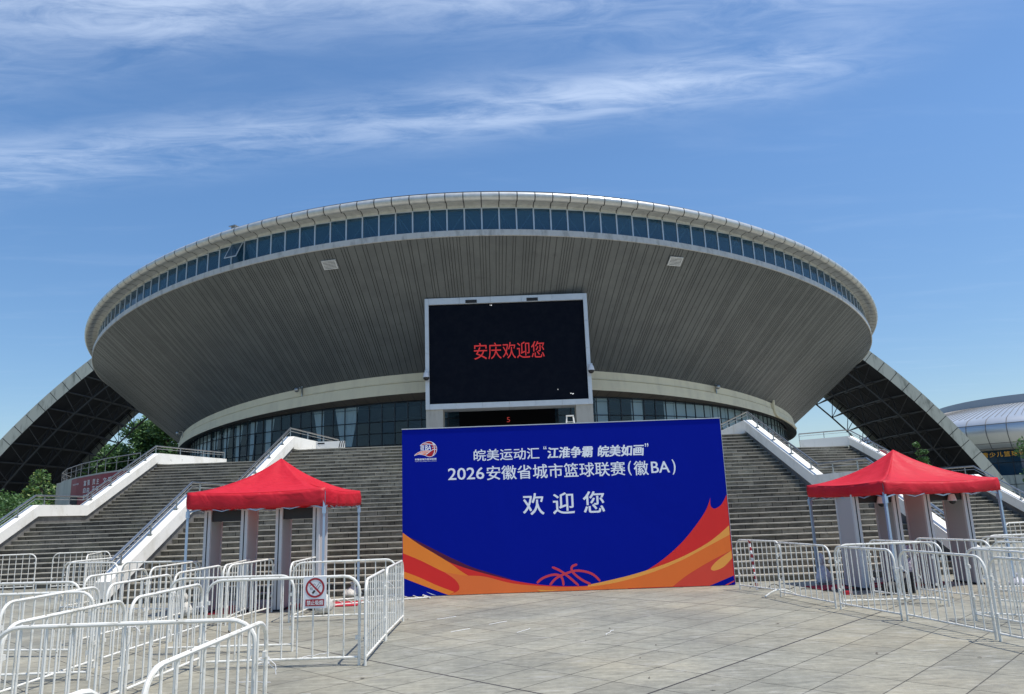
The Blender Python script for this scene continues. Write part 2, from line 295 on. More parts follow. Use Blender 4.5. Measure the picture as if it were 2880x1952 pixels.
# ------------------------------------------------------------------ mesh helpers
class MB:
    def __init__(s): s.v = []; s.f = []; s.m = []; s.cur = 0
    def quad(s, a, b, c, d):
        i = len(s.v); s.v += [tuple(a), tuple(b), tuple(c), tuple(d)]; s.f.append((i, i+1, i+2, i+3)); s.m.append(s.cur)
    def poly(s, pts):
        i = len(s.v); s.v += [tuple(p) for p in pts]; s.f.append(tuple(range(i, i+len(pts)))); s.m.append(s.cur)
    def box(s, c, d, rz=0.0):
        x, y, z = d[0]/2, d[1]/2, d[2]/2; i = len(s.v); cs, sn = math.cos(rz), math.sin(rz)
        for p in ((-x,-y,-z),(x,-y,-z),(x,y,-z),(-x,y,-z),(-x,-y,z),(x,-y,z),(x,y,z),(-x,y,z)):
            s.v.append((c[0]+p[0]*cs-p[1]*sn, c[1]+p[0]*sn+p[1]*cs, c[2]+p[2]))
        for q in ((3,2,1,0),(4,5,6,7),(0,1,5,4),(1,2,6,5),(2,3,7,6),(3,0,4,7)):
            s.f.append(tuple(i+k for k in q)); s.m.append(s.cur)
    def bar(s, p, q, w, h, up=(0, 0, 1)):
        p, q = Vector(p), Vector(q); d = (q-p).normalized(); u = Vector(up)
        a = d.cross(u)
        if a.length < 1e-4: a = d.cross(Vector((0, 1, 0)))
        a.normalize(); b = a.cross(d).normalized(); i = len(s.v)
        for o in (p, q):
            for e, g in ((-1,-1),(1,-1),(1,1),(-1,1)): s.v.append(tuple(o + a*(e*w/2) + b*(g*h/2)))
        for k in ((0,1,2,3),(7,6,5,4),(0,4,5,1),(1,5,6,2),(2,6,7,3),(3,7,4,0)):
            s.f.append(tuple(i+j for j in k)); s.m.append(s.cur)
    def tube(s, pts, r, n=8, caps=True, rr=None):
        pts = [Vector(p) for p in pts]; i0 = len(s.v); ref = None
        for k, p in enumerate(pts):
            d = (pts[min(k+1, len(pts)-1)] - pts[max(k-1, 0)]).normalized()
            if ref is None:
                ref = d.cross(Vector((0, 0, 1)))
                if ref.length < 1e-3: ref = d.cross(Vector((0, 1, 0)))
            ref = (ref - d*ref.dot(d)).normalized(); b = d.cross(ref)
            rad = rr[k] if rr else r
            for j in range(n):
                t = 2*math.pi*j/n; s.v.append(tuple(p + ref*(rad*math.cos(t)) + b*(rad*math.sin(t))))
        for k in range(len(pts)-1):
            for j in range(n):
                a = i0+k*n+j; b2 = i0+k*n+(j+1) % n
                s.f.append((a, b2, b2+n, a+n)); s.m.append(s.cur)
        if caps:
            s.f.append(tuple(i0+j for j in reversed(range(n)))); s.m.append(s.cur)
            e = i0+(len(pts)-1)*n; s.f.append(tuple(e+j for j in range(n))); s.m.append(s.cur)
    def grid(s, rows):
        # rows: list of equal-length point lists
        i0 = len(s.v); n = len(rows[0])
        for r in rows: s.v += [tuple(p) for p in r]
        for a in range(len(rows)-1):
            for b in range(n-1):
                k = i0+a*n+b; s.f.append((k, k+1, k+n+1, k+n)); s.m.append(s.cur)
    def prism(s, pts, off):
        # closed polygon pts swept by vector off
        n = len(pts); i = len(s.v); o = Vector(off)
        s.v += [tuple(p) for p in pts] + [tuple(Vector(p)+o) for p in pts]
        s.f.append(tuple(i+k for k in range(n))); s.m.append(s.cur)
        s.f.append(tuple(i+n+k for k in reversed(range(n)))); s.m.append(s.cur)
        for k in range(n):
            a = i+k; b = i+(k+1) % n; s.f.append((b, a, a+n, b+n)); s.m.append(s.cur)
    def ball(s, c, r, nu=14, nv=9, sq=(1, 1, 1), jit=0.0):
        rows = []
        for a in range(nv+1):
            ph = math.pi*a/nv; row = []
            for b in range(nu+1):
                th = 2*math.pi*(b % nu)/nu
                k = 1 + (random.uniform(-jit, jit) if jit and 0 < a < nv and b < nu else 0)
                row.append((c[0]+r*k*sq[0]*math.sin(ph)*math.cos(th), c[1]+r*k*sq[1]*math.sin(ph)*math.sin(th), c[2]+r*k*sq[2]*math.cos(ph)))
            row[-1] = row[0]; rows.append(row)
        s.grid(rows)
    def build(s, name, mats, parent=None, smooth=False, merge=False, recalc=True):
        me = bpy.data.meshes.new(name); me.from_pydata(s.v, [], s.f); 
        if not isinstance(mats, (list, tuple)): mats = [mats]
        for k in mats: me.materials.append(MT[k])
        if len(mats) > 1: me.polygons.foreach_set('material_index', s.m)
        if merge or recalc:
            bm = bmesh.new(); bm.from_mesh(me)
            if merge: bmesh.ops.remove_doubles(bm, verts=bm.verts, dist=1e-4)
            if recalc: bmesh.ops.recalc_face_normals(bm, faces=bm.faces)
            bm.to_mesh(me); bm.free()
        if smooth:
            me.polygons.foreach_set('use_smooth', [True]*len(me.polygons))
            try: me.set_sharp_from_angle(angle=R(40))
            except Exception: pass
        me.update(); o = bpy.data.objects.new(name, me); sc.collection.objects.link(o)
        if parent: o.parent = parent
        return o
def tag(o, label, cat, group=None):
    o['label'] = label; o['category'] = cat
    if group: o['group'] = group
    return o
def thing(name, label, cat, loc=(0, 0, 0), rz=0.0, group=None):
    o = bpy.data.objects.new(name, None); o.empty_display_size = .3; sc.collection.objects.link(o)
    o.location = loc; o.rotation_euler = (0, 0, rz); return tag(o, label, cat, group)
def struct(o): o['kind'] = 'structure'; return o
def dup(root, loc, rz, label, sx=1.0, sz=1.0):
    r = root.copy(); sc.collection.objects.link(r); r.location = loc; r.rotation_euler = (0, 0, rz); r.scale = (sx, 1, sz); r['label'] = label
    for ch in list(root.children):
        c = ch.copy(); sc.collection.objects.link(c); c.parent = r
        for g in list(ch.children):
            d = g.copy(); sc.collection.objects.link(d); d.parent = c
    return r
_dg = None
def text2d(s, bold=0.0, shear=0.0):
    """filled lettering as a list of 2-D triangles/polys, normalised to its own bounding box"""
    cu = bpy.data.curves.new('lettering', 'FONT'); cu.body = s; cu.offset = bold; cu.shear = shear; cu.fill_mode = 'FRONT'; cu.resolution_u = 3
    o = bpy.data.objects.new('lettering', cu); sc.collection.objects.link(o)
    bpy.context.view_layer.update(); dg = bpy.context.evaluated_depsgraph_get()
    me = o.evaluated_get(dg).to_mesh(); vs_ = [v.co.copy() for v in me.vertices]; fs = [tuple(p.vertices) for p in me.polygons]
    o.evaluated_get(dg).to_mesh_clear(); bpy.data.objects.remove(o); bpy.data.curves.remove(cu)
    if not vs_: return [], []
    x0 = min(v.x for v in vs_); x1 = max(v.x for v in vs_); y0 = min(v.y for v in vs_); y1 = max(v.y for v in vs_)
    return [((v.x-x0)/(x1-x0), (v.y-y0)/max(y1-y0, 1e-6)) for v in vs_], fs
def put_text(mb, s, fn, u0, v0, u1, v1, bold=0.0, shear=0.0, step=None):
    """fn maps (u, v) on the carrier to a 3-D point; bold letters are laid as a few shifted layers"""
    vs_, fs = text2d(s, 0.0, shear); w = (v1-v0)*bold*.9
    sh = [(0, 0)] if bold <= 0 else [(-w, -w*.6), (w, -w*.6), (-w, w*.6), (w, w*.6), (0, 0)]
    nrm = (Vector(fn(u0+(u1-u0)*.5, v0)) - Vector(fn(u0, v0))).cross(Vector(fn(u0, v0+(v1-v0)*.5)) - Vector(fn(u0, v0)))
    nrm = nrm.normalized() if nrm.length > 1e-9 else Vector((0, -1, 0))
    uu0, uu1, vv0, vv1 = u0+w, u1-w, v0+w*.6, v1-w*.6
    for k, (du, dv) in enumerate(sh):
        i = len(mb.v); o = nrm*(.00006*k)
        mb.v += [tuple(Vector(fn(uu0+(uu1-uu0)*a+du, vv0+(vv1-vv0)*b+dv))+o) for a, b in vs_]
        for f in fs: mb.f.append(tuple(i+q for q in f)); mb.m.append(mb.cur)
def stroke2d(pts, wd):
    out = []; n = len(pts); l = []; r_ = []
    for k, p in enumerate(pts):
        a = pts[max(k-1, 0)]; b = pts[min(k+1, n-1)]; dx, dy = b[0]-a[0], b[1]-a[1]; q = math.hypot(dx, dy) or 1
        tp = wd*.5*(1 if 0 < k < n-1 else .55)
        l.append((p[0]-dy/q*tp, p[1]+dx/q*tp)); r_.append((p[0]+dy/q*tp, p[1]-dx/q*tp))
    return l, r_
SHAPES = [["sweep_red", [[0.006, 1.52], [0.017, 1.512], [0.029, 1.502], [0.044, 1.49], [0.065, 1.474], [0.093, 1.453], [0.132, 1.427], [0.183, 1.393], [0.244, 1.353], [0.313, 1.308], [0.387, 1.261], [0.463, 1.212], [0.538, 1.164], [0.608, 1.117], [0.675, 1.069], [0.744, 1.02], [0.821, 0.97], [0.909, 0.919], [1.015, 0.866], [1.144, 0.809], [1.294, 0.749], [1.457, 0.688], [1.623, 0.628], [1.783, 0.571], [1.93, 0.521], [2.063, 0.476], [2.188, 0.436], [2.307, 0.4], [2.425, 0.366], [2.542, 0.335], [2.662, 0.305], [2.784, 0.277], [2.906, 0.252], [3.029, 0.228], [3.151, 0.207], [3.273, 0.188], [3.396, 0.171], [3.519, 0.156], [3.642, 0.144], [3.765, 0.133], [3.888, 0.125], [4.011, 0.119], [4.134, 0.115], [4.258, 0.112], [4.382, 0.111], [4.506, 0.112], [4.63, 0.116], [4.754, 0.123], [4.879, 0.135], [5.006, 0.152], [5.136, 0.172], [5.266, 0.196], [5.394, 0.223], [5.518, 0.255], [5.637, 0.291], [5.749, 0.332], [5.857, 0.378], [5.961, 0.427], [6.062, 0.481], [6.162, 0.537], [6.261, 0.596], [6.36, 0.659], [6.459, 0.727], [6.556, 0.798], [6.65, 0.87], [6.74, 0.943], [6.825, 1.015], [6.905, 1.087], [6.982, 1.161], [7.054, 1.235], [7.122, 1.308], [7.185, 1.378], [7.244, 1.444], [7.298, 1.506], [7.348, 1.565], [7.393, 1.621], [7.434, 1.674], [7.471, 1.724], [7.504, 1.771], [7.533, 1.815], [7.556, 1.857], [7.576, 1.895], [7.593, 1.93], [7.607, 1.963], [7.621, 1.992], [7.632, 2.018], [7.64, 2.042], [7.647, 2.062], [7.651, 2.079], [7.655, 2.093], [7.658, 2.104], [7.656, 2.082], [7.653, 2.051], [7.65, 2.015], [7.647, 1.978], [7.647, 1.943], [7.649, 1.917], [7.654, 1.897], [7.661, 1.88], [7.671, 1.867], [7.681, 1.856], [7.692, 1.848], [7.704, 1.841], [7.715, 1.835], [7.726, 1.832], [7.738, 1.83], [7.751, 1.831], [7.765, 1.834], [7.781, 1.839], [7.799, 1.846], [7.819, 1.855], [7.841, 1.866], [7.863, 1.88], [7.884, 1.894], [7.904, 1.91], [7.922, 1.929], [7.939, 1.949], [7.956, 1.971], [7.971, 1.994], [7.987, 2.017], [8.001, 2.039], [8.016, 2.062], [8.031, 2.087], [8.045, 2.112], [8.058, 2.135], [8.068, 2.155], [8.076, 2.169], [8.076, 0.007], [0.014, -0.003]]], ["maroon", [[0.132, 1.423], [0.166, 1.407], [0.21, 1.386], [0.264, 1.361], [0.325, 1.332], [0.392, 1.299], [0.464, 1.263], [0.543, 1.223], [0.629, 1.176], [0.722, 1.127], [0.818, 1.075], [0.917, 1.023], [1.016, 0.973], [1.117, 0.921], [1.225, 0.867], [1.334, 0.813], [1.442, 0.761], [1.544, 0.713], [1.638, 0.671], [1.721, 0.636], [1.794, 0.608], [1.862, 0.584], [1.93, 0.562], [2.0, 0.539], [2.077, 0.513], [2.169, 0.482], [2.273, 0.448], [2.379, 0.414], [2.48, 0.382], [2.565, 0.354], [2.626, 0.335], [2.626, 0.317], [2.566, 0.333], [2.484, 0.354], [2.388, 0.379], [2.282, 0.406], [2.176, 0.435], [2.076, 0.463], [1.98, 0.492], [1.88, 0.521], [1.779, 0.551], [1.679, 0.583], [1.582, 0.614], [1.491, 0.646], [1.405, 0.678], [1.324, 0.709], [1.246, 0.74], [1.169, 0.773], [1.093, 0.809], [1.015, 0.848], [0.934, 0.892], [0.853, 0.941], [0.771, 0.993], [0.691, 1.046], [0.613, 1.098], [0.538, 1.147], [0.462, 1.196], [0.384, 1.247], [0.309, 1.298], [0.24, 1.344], [0.182, 1.383], [0.14, 1.412]]], ["orange", [[0.006, 1.52], [0.048, 1.49], [0.104, 1.448], [0.171, 1.399], [0.244, 1.346], [0.319, 1.293], [0.39, 1.244], [0.462, 1.197], [0.537, 1.15], [0.614, 1.103], [0.691, 1.057], [0.764, 1.012], [0.832, 0.971], [0.893, 0.932], [0.951, 0.897], [1.006, 0.863], [1.058, 0.83], [1.11, 0.797], [1.161, 0.762], [1.211, 0.726], [1.26, 0.689], [1.307, 0.652], [1.354, 0.615], [1.402, 0.579], [1.453, 0.545], [1.503, 0.512], [1.552, 0.48], [1.603, 0.45], [1.656, 0.419], [1.715, 0.389], [1.78, 0.359], [1.852, 0.328], [1.929, 0.296], [2.01, 0.265], [2.097, 0.234], [2.191, 0.204], [2.291, 0.175], [2.408, 0.147], [2.545, 0.118], [2.688, 0.09], [2.824, 0.064], [2.94, 0.043], [3.022, 0.027], [2.288, 0.088], [2.236, 0.103], [2.166, 0.122], [2.081, 0.146], [1.986, 0.174], [1.884, 0.206], [1.778, 0.243], [1.663, 0.286], [1.534, 0.337], [1.398, 0.392], [1.261, 0.449], [1.131, 0.505], [1.012, 0.557], [0.907, 0.606], [0.81, 0.655], [0.719, 0.703], [0.632, 0.749], [0.547, 0.793], [0.464, 0.835], [0.377, 0.874], [0.288, 0.914], [0.202, 0.951], [0.123, 0.984], [0.057, 1.011], [0.009, 1.032]]], ["orange_mid", [[1.012, 0.557], [1.064, 0.546], [1.134, 0.531], [1.218, 0.513], [1.309, 0.494], [1.401, 0.477], [1.488, 0.462], [1.57, 0.453], [1.651, 0.447], [1.733, 0.443], [1.818, 0.437], [1.907, 0.428], [2.002, 0.413], [2.102, 0.389], [2.208, 0.36], [2.317, 0.326], [2.43, 0.292], [2.544, 0.261], [2.66, 0.235], [2.778, 0.214], [2.899, 0.196], [3.022, 0.181], [3.147, 0.167], [3.271, 0.155], [3.395, 0.143], [3.518, 0.132], [3.641, 0.123], [3.764, 0.114], [3.887, 0.108], [4.01, 0.103], [4.134, 0.101], [4.259, 0.1], [4.387, 0.101], [4.515, 0.105], [4.641, 0.11], [4.763, 0.118], [4.879, 0.128], [4.995, 0.144], [5.113, 0.164], [5.228, 0.187], [5.332, 0.209], [5.419, 0.229], [5.484, 0.242], [5.469, 0.012], [1.117, 0.014], [1.117, 0.014], [1.149, 0.025], [1.196, 0.041], [1.25, 0.059], [1.303, 0.081], [1.347, 0.105], [1.374, 0.132], [1.384, 0.162], [1.383, 0.196], [1.373, 0.232], [1.355, 0.27], [1.332, 0.308], [1.303, 0.344], [1.264, 0.382], [1.212, 0.423], [1.154, 0.464], [1.096, 0.502], [1.047, 0.534], [1.012, 0.557]]], ["orange", [[0.011, 0.606], [0.052, 0.591], [0.107, 0.57], [0.174, 0.545], [0.246, 0.517], [0.32, 0.488], [0.391, 0.458], [0.46, 0.427], [0.532, 0.393], [0.606, 0.357], [0.68, 0.321], [0.754, 0.286], [0.828, 0.253], [0.906, 0.22], [0.989, 0.186], [1.073, 0.153], [1.151, 0.123], [1.216, 0.098], [1.264, 0.079], [1.117, 0.014], [1.117, 0.014], [1.058, 0.036], [0.977, 0.068], [0.88, 0.105], [0.776, 0.146], [0.671, 0.186], [0.573, 0.225], [0.474, 0.265], [0.366, 0.308], [0.258, 0.351], [0.158, 0.392], [0.073, 0.427], [0.012, 0.452]]], ["blue", [[0.012, 0.448], [0.073, 0.423], [0.158, 0.389], [0.258, 0.348], [0.366, 0.304], [0.474, 0.261], [0.573, 0.222], [0.671, 0.183], [0.776, 0.142], [0.88, 0.102], [0.977, 0.064], [1.058, 0.033], [1.117, 0.01], [0.014, 0.004]]], ["orange_low", [[4.505, 0.09], [4.576, 0.096], [4.673, 0.104], [4.79, 0.114], [4.917, 0.127], [5.05, 0.143], [5.179, 0.162], [5.31, 0.186], [5.449, 0.214], [5.592, 0.245], [5.736, 0.279], [5.879, 0.315], [6.017, 0.352], [6.15, 0.391], [6.282, 0.433], [6.413, 0.476], [6.541, 0.522], [6.668, 0.569], [6.793, 0.617], [6.917, 0.669], [7.041, 0.724], [7.163, 0.781], [7.283, 0.837], [7.397, 0.892], [7.506, 0.942], [7.613, 0.992], [7.722, 1.041], [7.825, 1.089], [7.919, 1.132], [7.997, 1.168], [8.055, 1.195], [8.053, 0.818], [8.053, 0.818], [7.999, 0.795], [7.926, 0.764], [7.839, 0.727], [7.744, 0.685], [7.646, 0.641], [7.551, 0.596], [7.455, 0.55], [7.352, 0.499], [7.246, 0.446], [7.142, 0.392], [7.044, 0.339], [6.955, 0.29], [6.872, 0.24], [6.792, 0.188], [6.718, 0.137], [6.652, 0.09], [6.597, 0.051], [6.556, 0.023], [4.501, 0.023]]], ["red_low", [[6.556, 0.019], [6.597, 0.048], [6.652, 0.087], [6.718, 0.134], [6.792, 0.184], [6.872, 0.236], [6.954, 0.286], [7.043, 0.335], [7.142, 0.387], [7.246, 0.44], [7.351, 0.492], [7.454, 0.543], [7.55, 0.589], [7.645, 0.634], [7.743, 0.679], [7.838, 0.721], [7.926, 0.759], [7.999, 0.791], [8.053, 0.815], [8.048, 0.223], [7.46, 0.014]]], ["light", [[8.061, 1.416], [8.011, 1.378], [7.943, 1.325], [7.863, 1.263], [7.774, 1.197], [7.683, 1.133], [7.595, 1.075], [7.508, 1.024], [7.418, 0.975], [7.325, 0.927], [7.23, 0.88], [7.133, 0.835], [7.035, 0.792], [6.936, 0.749], [6.837, 0.709], [6.735, 0.669], [6.631, 0.631], [6.523, 0.593], [6.409, 0.556], [6.289, 0.519], [6.163, 0.481], [6.033, 0.445], [5.901, 0.41], [5.77, 0.376], [5.641, 0.345], [5.509, 0.315], [5.373, 0.287], [5.237, 0.261], [5.106, 0.236], [4.987, 0.215], [4.883, 0.196], [4.794, 0.18], [4.715, 0.167], [4.648, 0.156], [4.59, 0.148], [4.543, 0.141], [4.507, 0.136], [4.505, 0.09], [4.576, 0.096], [4.673, 0.104], [4.79, 0.114], [4.917, 0.127], [5.05, 0.143], [5.179, 0.162], [5.31, 0.186], [5.449, 0.214], [5.592, 0.245], [5.736, 0.279], [5.879, 0.315], [6.017, 0.352], [6.15, 0.391], [6.282, 0.433], [6.413, 0.476], [6.541, 0.522], [6.668, 0.569], [6.793, 0.617], [6.917, 0.669], [7.041, 0.724], [7.163, 0.781], [7.283, 0.837], [7.397, 0.892], [7.506, 0.942], [7.613, 0.992], [7.722, 1.041], [7.825, 1.089], [7.919, 1.132], [7.997, 1.168], [8.055, 1.195]]], ["light", [[8.061, 0.818], [8.025, 0.797], [7.974, 0.767], [7.914, 0.733], [7.852, 0.695], [7.793, 0.659], [7.744, 0.627], [7.704, 0.598], [7.667, 0.57], [7.634, 0.542], [7.604, 0.516], [7.579, 0.491], [7.558, 0.47], [7.542, 0.451], [7.531, 0.435], [7.523, 0.421], [7.52, 0.408], [7.52, 0.398], [7.524, 0.388], [7.532, 0.38], [7.543, 0.372], [7.559, 0.366], [7.577, 0.362], [7.599, 0.361], [7.624, 0.364], [7.654, 0.37], [7.688, 0.379], [7.725, 0.39], [7.765, 0.405], [7.804, 0.423], [7.841, 0.444], [7.88, 0.472], [7.921, 0.507], [7.963, 0.545], [8.002, 0.583], [8.034, 0.614], [8.058, 0.637]]], ["light", [[3.245, 0.07], [3.539, 0.04], [3.835, 0.046], [3.612, 0.021], [3.353, 0.021]]], ["blue", [[7.459, 0.011], [8.056, 0.23], [8.088, 0.014]]], ["red_low", [[7.819, 0.015], [8.06, 0.115], [8.061, 0.09], [7.894, 0.013]]], ["white", [[0.565, 0.11], [0.689, 0.065], [0.826, 0.005], [0.71, 0.039]]]]
STROKES = [[[3.268, 0.217], [3.291, 0.237], [3.323, 0.264], [3.361, 0.294], [3.402, 0.32], [3.446, 0.34], [3.495, 0.358], [3.544, 0.373], [3.59, 0.385], [3.631, 0.393], [3.669, 0.398], [3.705, 0.4], [3.739, 0.399], [3.77, 0.394], [3.8, 0.386], [3.826, 0.374], [3.849, 0.36], [3.867, 0.342], [3.881, 0.321], [3.892, 0.297], [3.9, 0.27], [3.906, 0.236], [3.91, 0.197], [3.911, 0.16], [3.913, 0.135]], [[3.58, 0.155], [3.606, 0.184], [3.643, 0.226], [3.688, 0.272], [3.735, 0.31], [3.786, 0.34], [3.842, 0.366], [3.901, 0.389], [3.962, 0.41], [4.026, 0.431], [4.092, 0.45], [4.16, 0.466], [4.226, 0.474], [4.293, 0.473], [4.361, 0.465], [4.426, 0.453], [4.486, 0.438], [4.538, 0.422], [4.584, 0.403], [4.627, 0.381], [4.668, 0.354], [4.709, 0.319], [4.75, 0.276], [4.785, 0.236], [4.809, 0.208]], [[3.653, 0.579], [3.689, 0.564], [3.74, 0.542], [3.798, 0.515], [3.854, 0.484], [3.907, 0.448], [3.961, 0.407], [4.016, 0.363], [4.07, 0.318], [4.128, 0.267], [4.19, 0.211], [4.245, 0.16], [4.283, 0.124]], [[4.271, 0.622], [4.248, 0.616], [4.216, 0.607], [4.182, 0.596], [4.157, 0.583], [4.141, 0.568], [4.131, 0.552], [4.127, 0.533], [4.127, 0.512], [4.133, 0.489], [4.143, 0.463], [4.16, 0.434], [4.186, 0.404], [4.221, 0.369], [4.265, 0.33], [4.314, 0.292], [4.364, 0.257], [4.421, 0.223], [4.484, 0.191], [4.542, 0.163], [4.582, 0.144]]]
TEXTS = [["皖美运动汇", 1.805, 3.203, 3.461, 3.495, 0.012, 0.0], ["“", 3.57, 3.437, 3.647, 3.521, 0.02, 0.0], ["江淮争霸", 3.664, 3.202, 4.819, 3.486, 0.035, 0.12], ["皖美如画", 4.928, 3.195, 6.107, 3.482, 0.035, 0.12], ["”", 6.131, 3.407, 6.221, 3.5, 0.02, 0.0], ["2026", 1.151, 2.757, 2.06, 3.05, 0.016, 0.0], ["安徽省城市篮球联赛", 2.12, 2.718, 5.599, 3.074, 0.012, 0.0], ["(", 5.665, 2.714, 5.754, 3.071, 0.01, 0.0], ["徽", 5.812, 2.708, 6.18, 3.065, 0.012, 0.0], ["BA", 6.247, 2.754, 6.714, 3.036, 0.016, 0.0], [")", 6.776, 2.697, 6.861, 3.071, 0.01, 0.0], ["欢", 2.997, 1.835, 3.527, 2.364, 0.012, 0.0], ["迎", 3.743, 1.833, 4.282, 2.357, 0.012, 0.0], ["您", 4.496, 1.835, 5.03, 2.359, 0.012, 0.0], ["徽", 0.461, 3.514, 0.566, 3.647, 0.01, 0.1], ["BA", 0.581, 3.523, 0.733, 3.647, 0.03, 0.15], ["安徽省城市篮球联赛", 0.323, 3.274, 0.867, 3.323, 0.03, 0.0], ["ANHUI CITY BASKETBALL LEAGUE", 0.323, 3.24, 0.867, 3.256, 0.02, 0.0]]
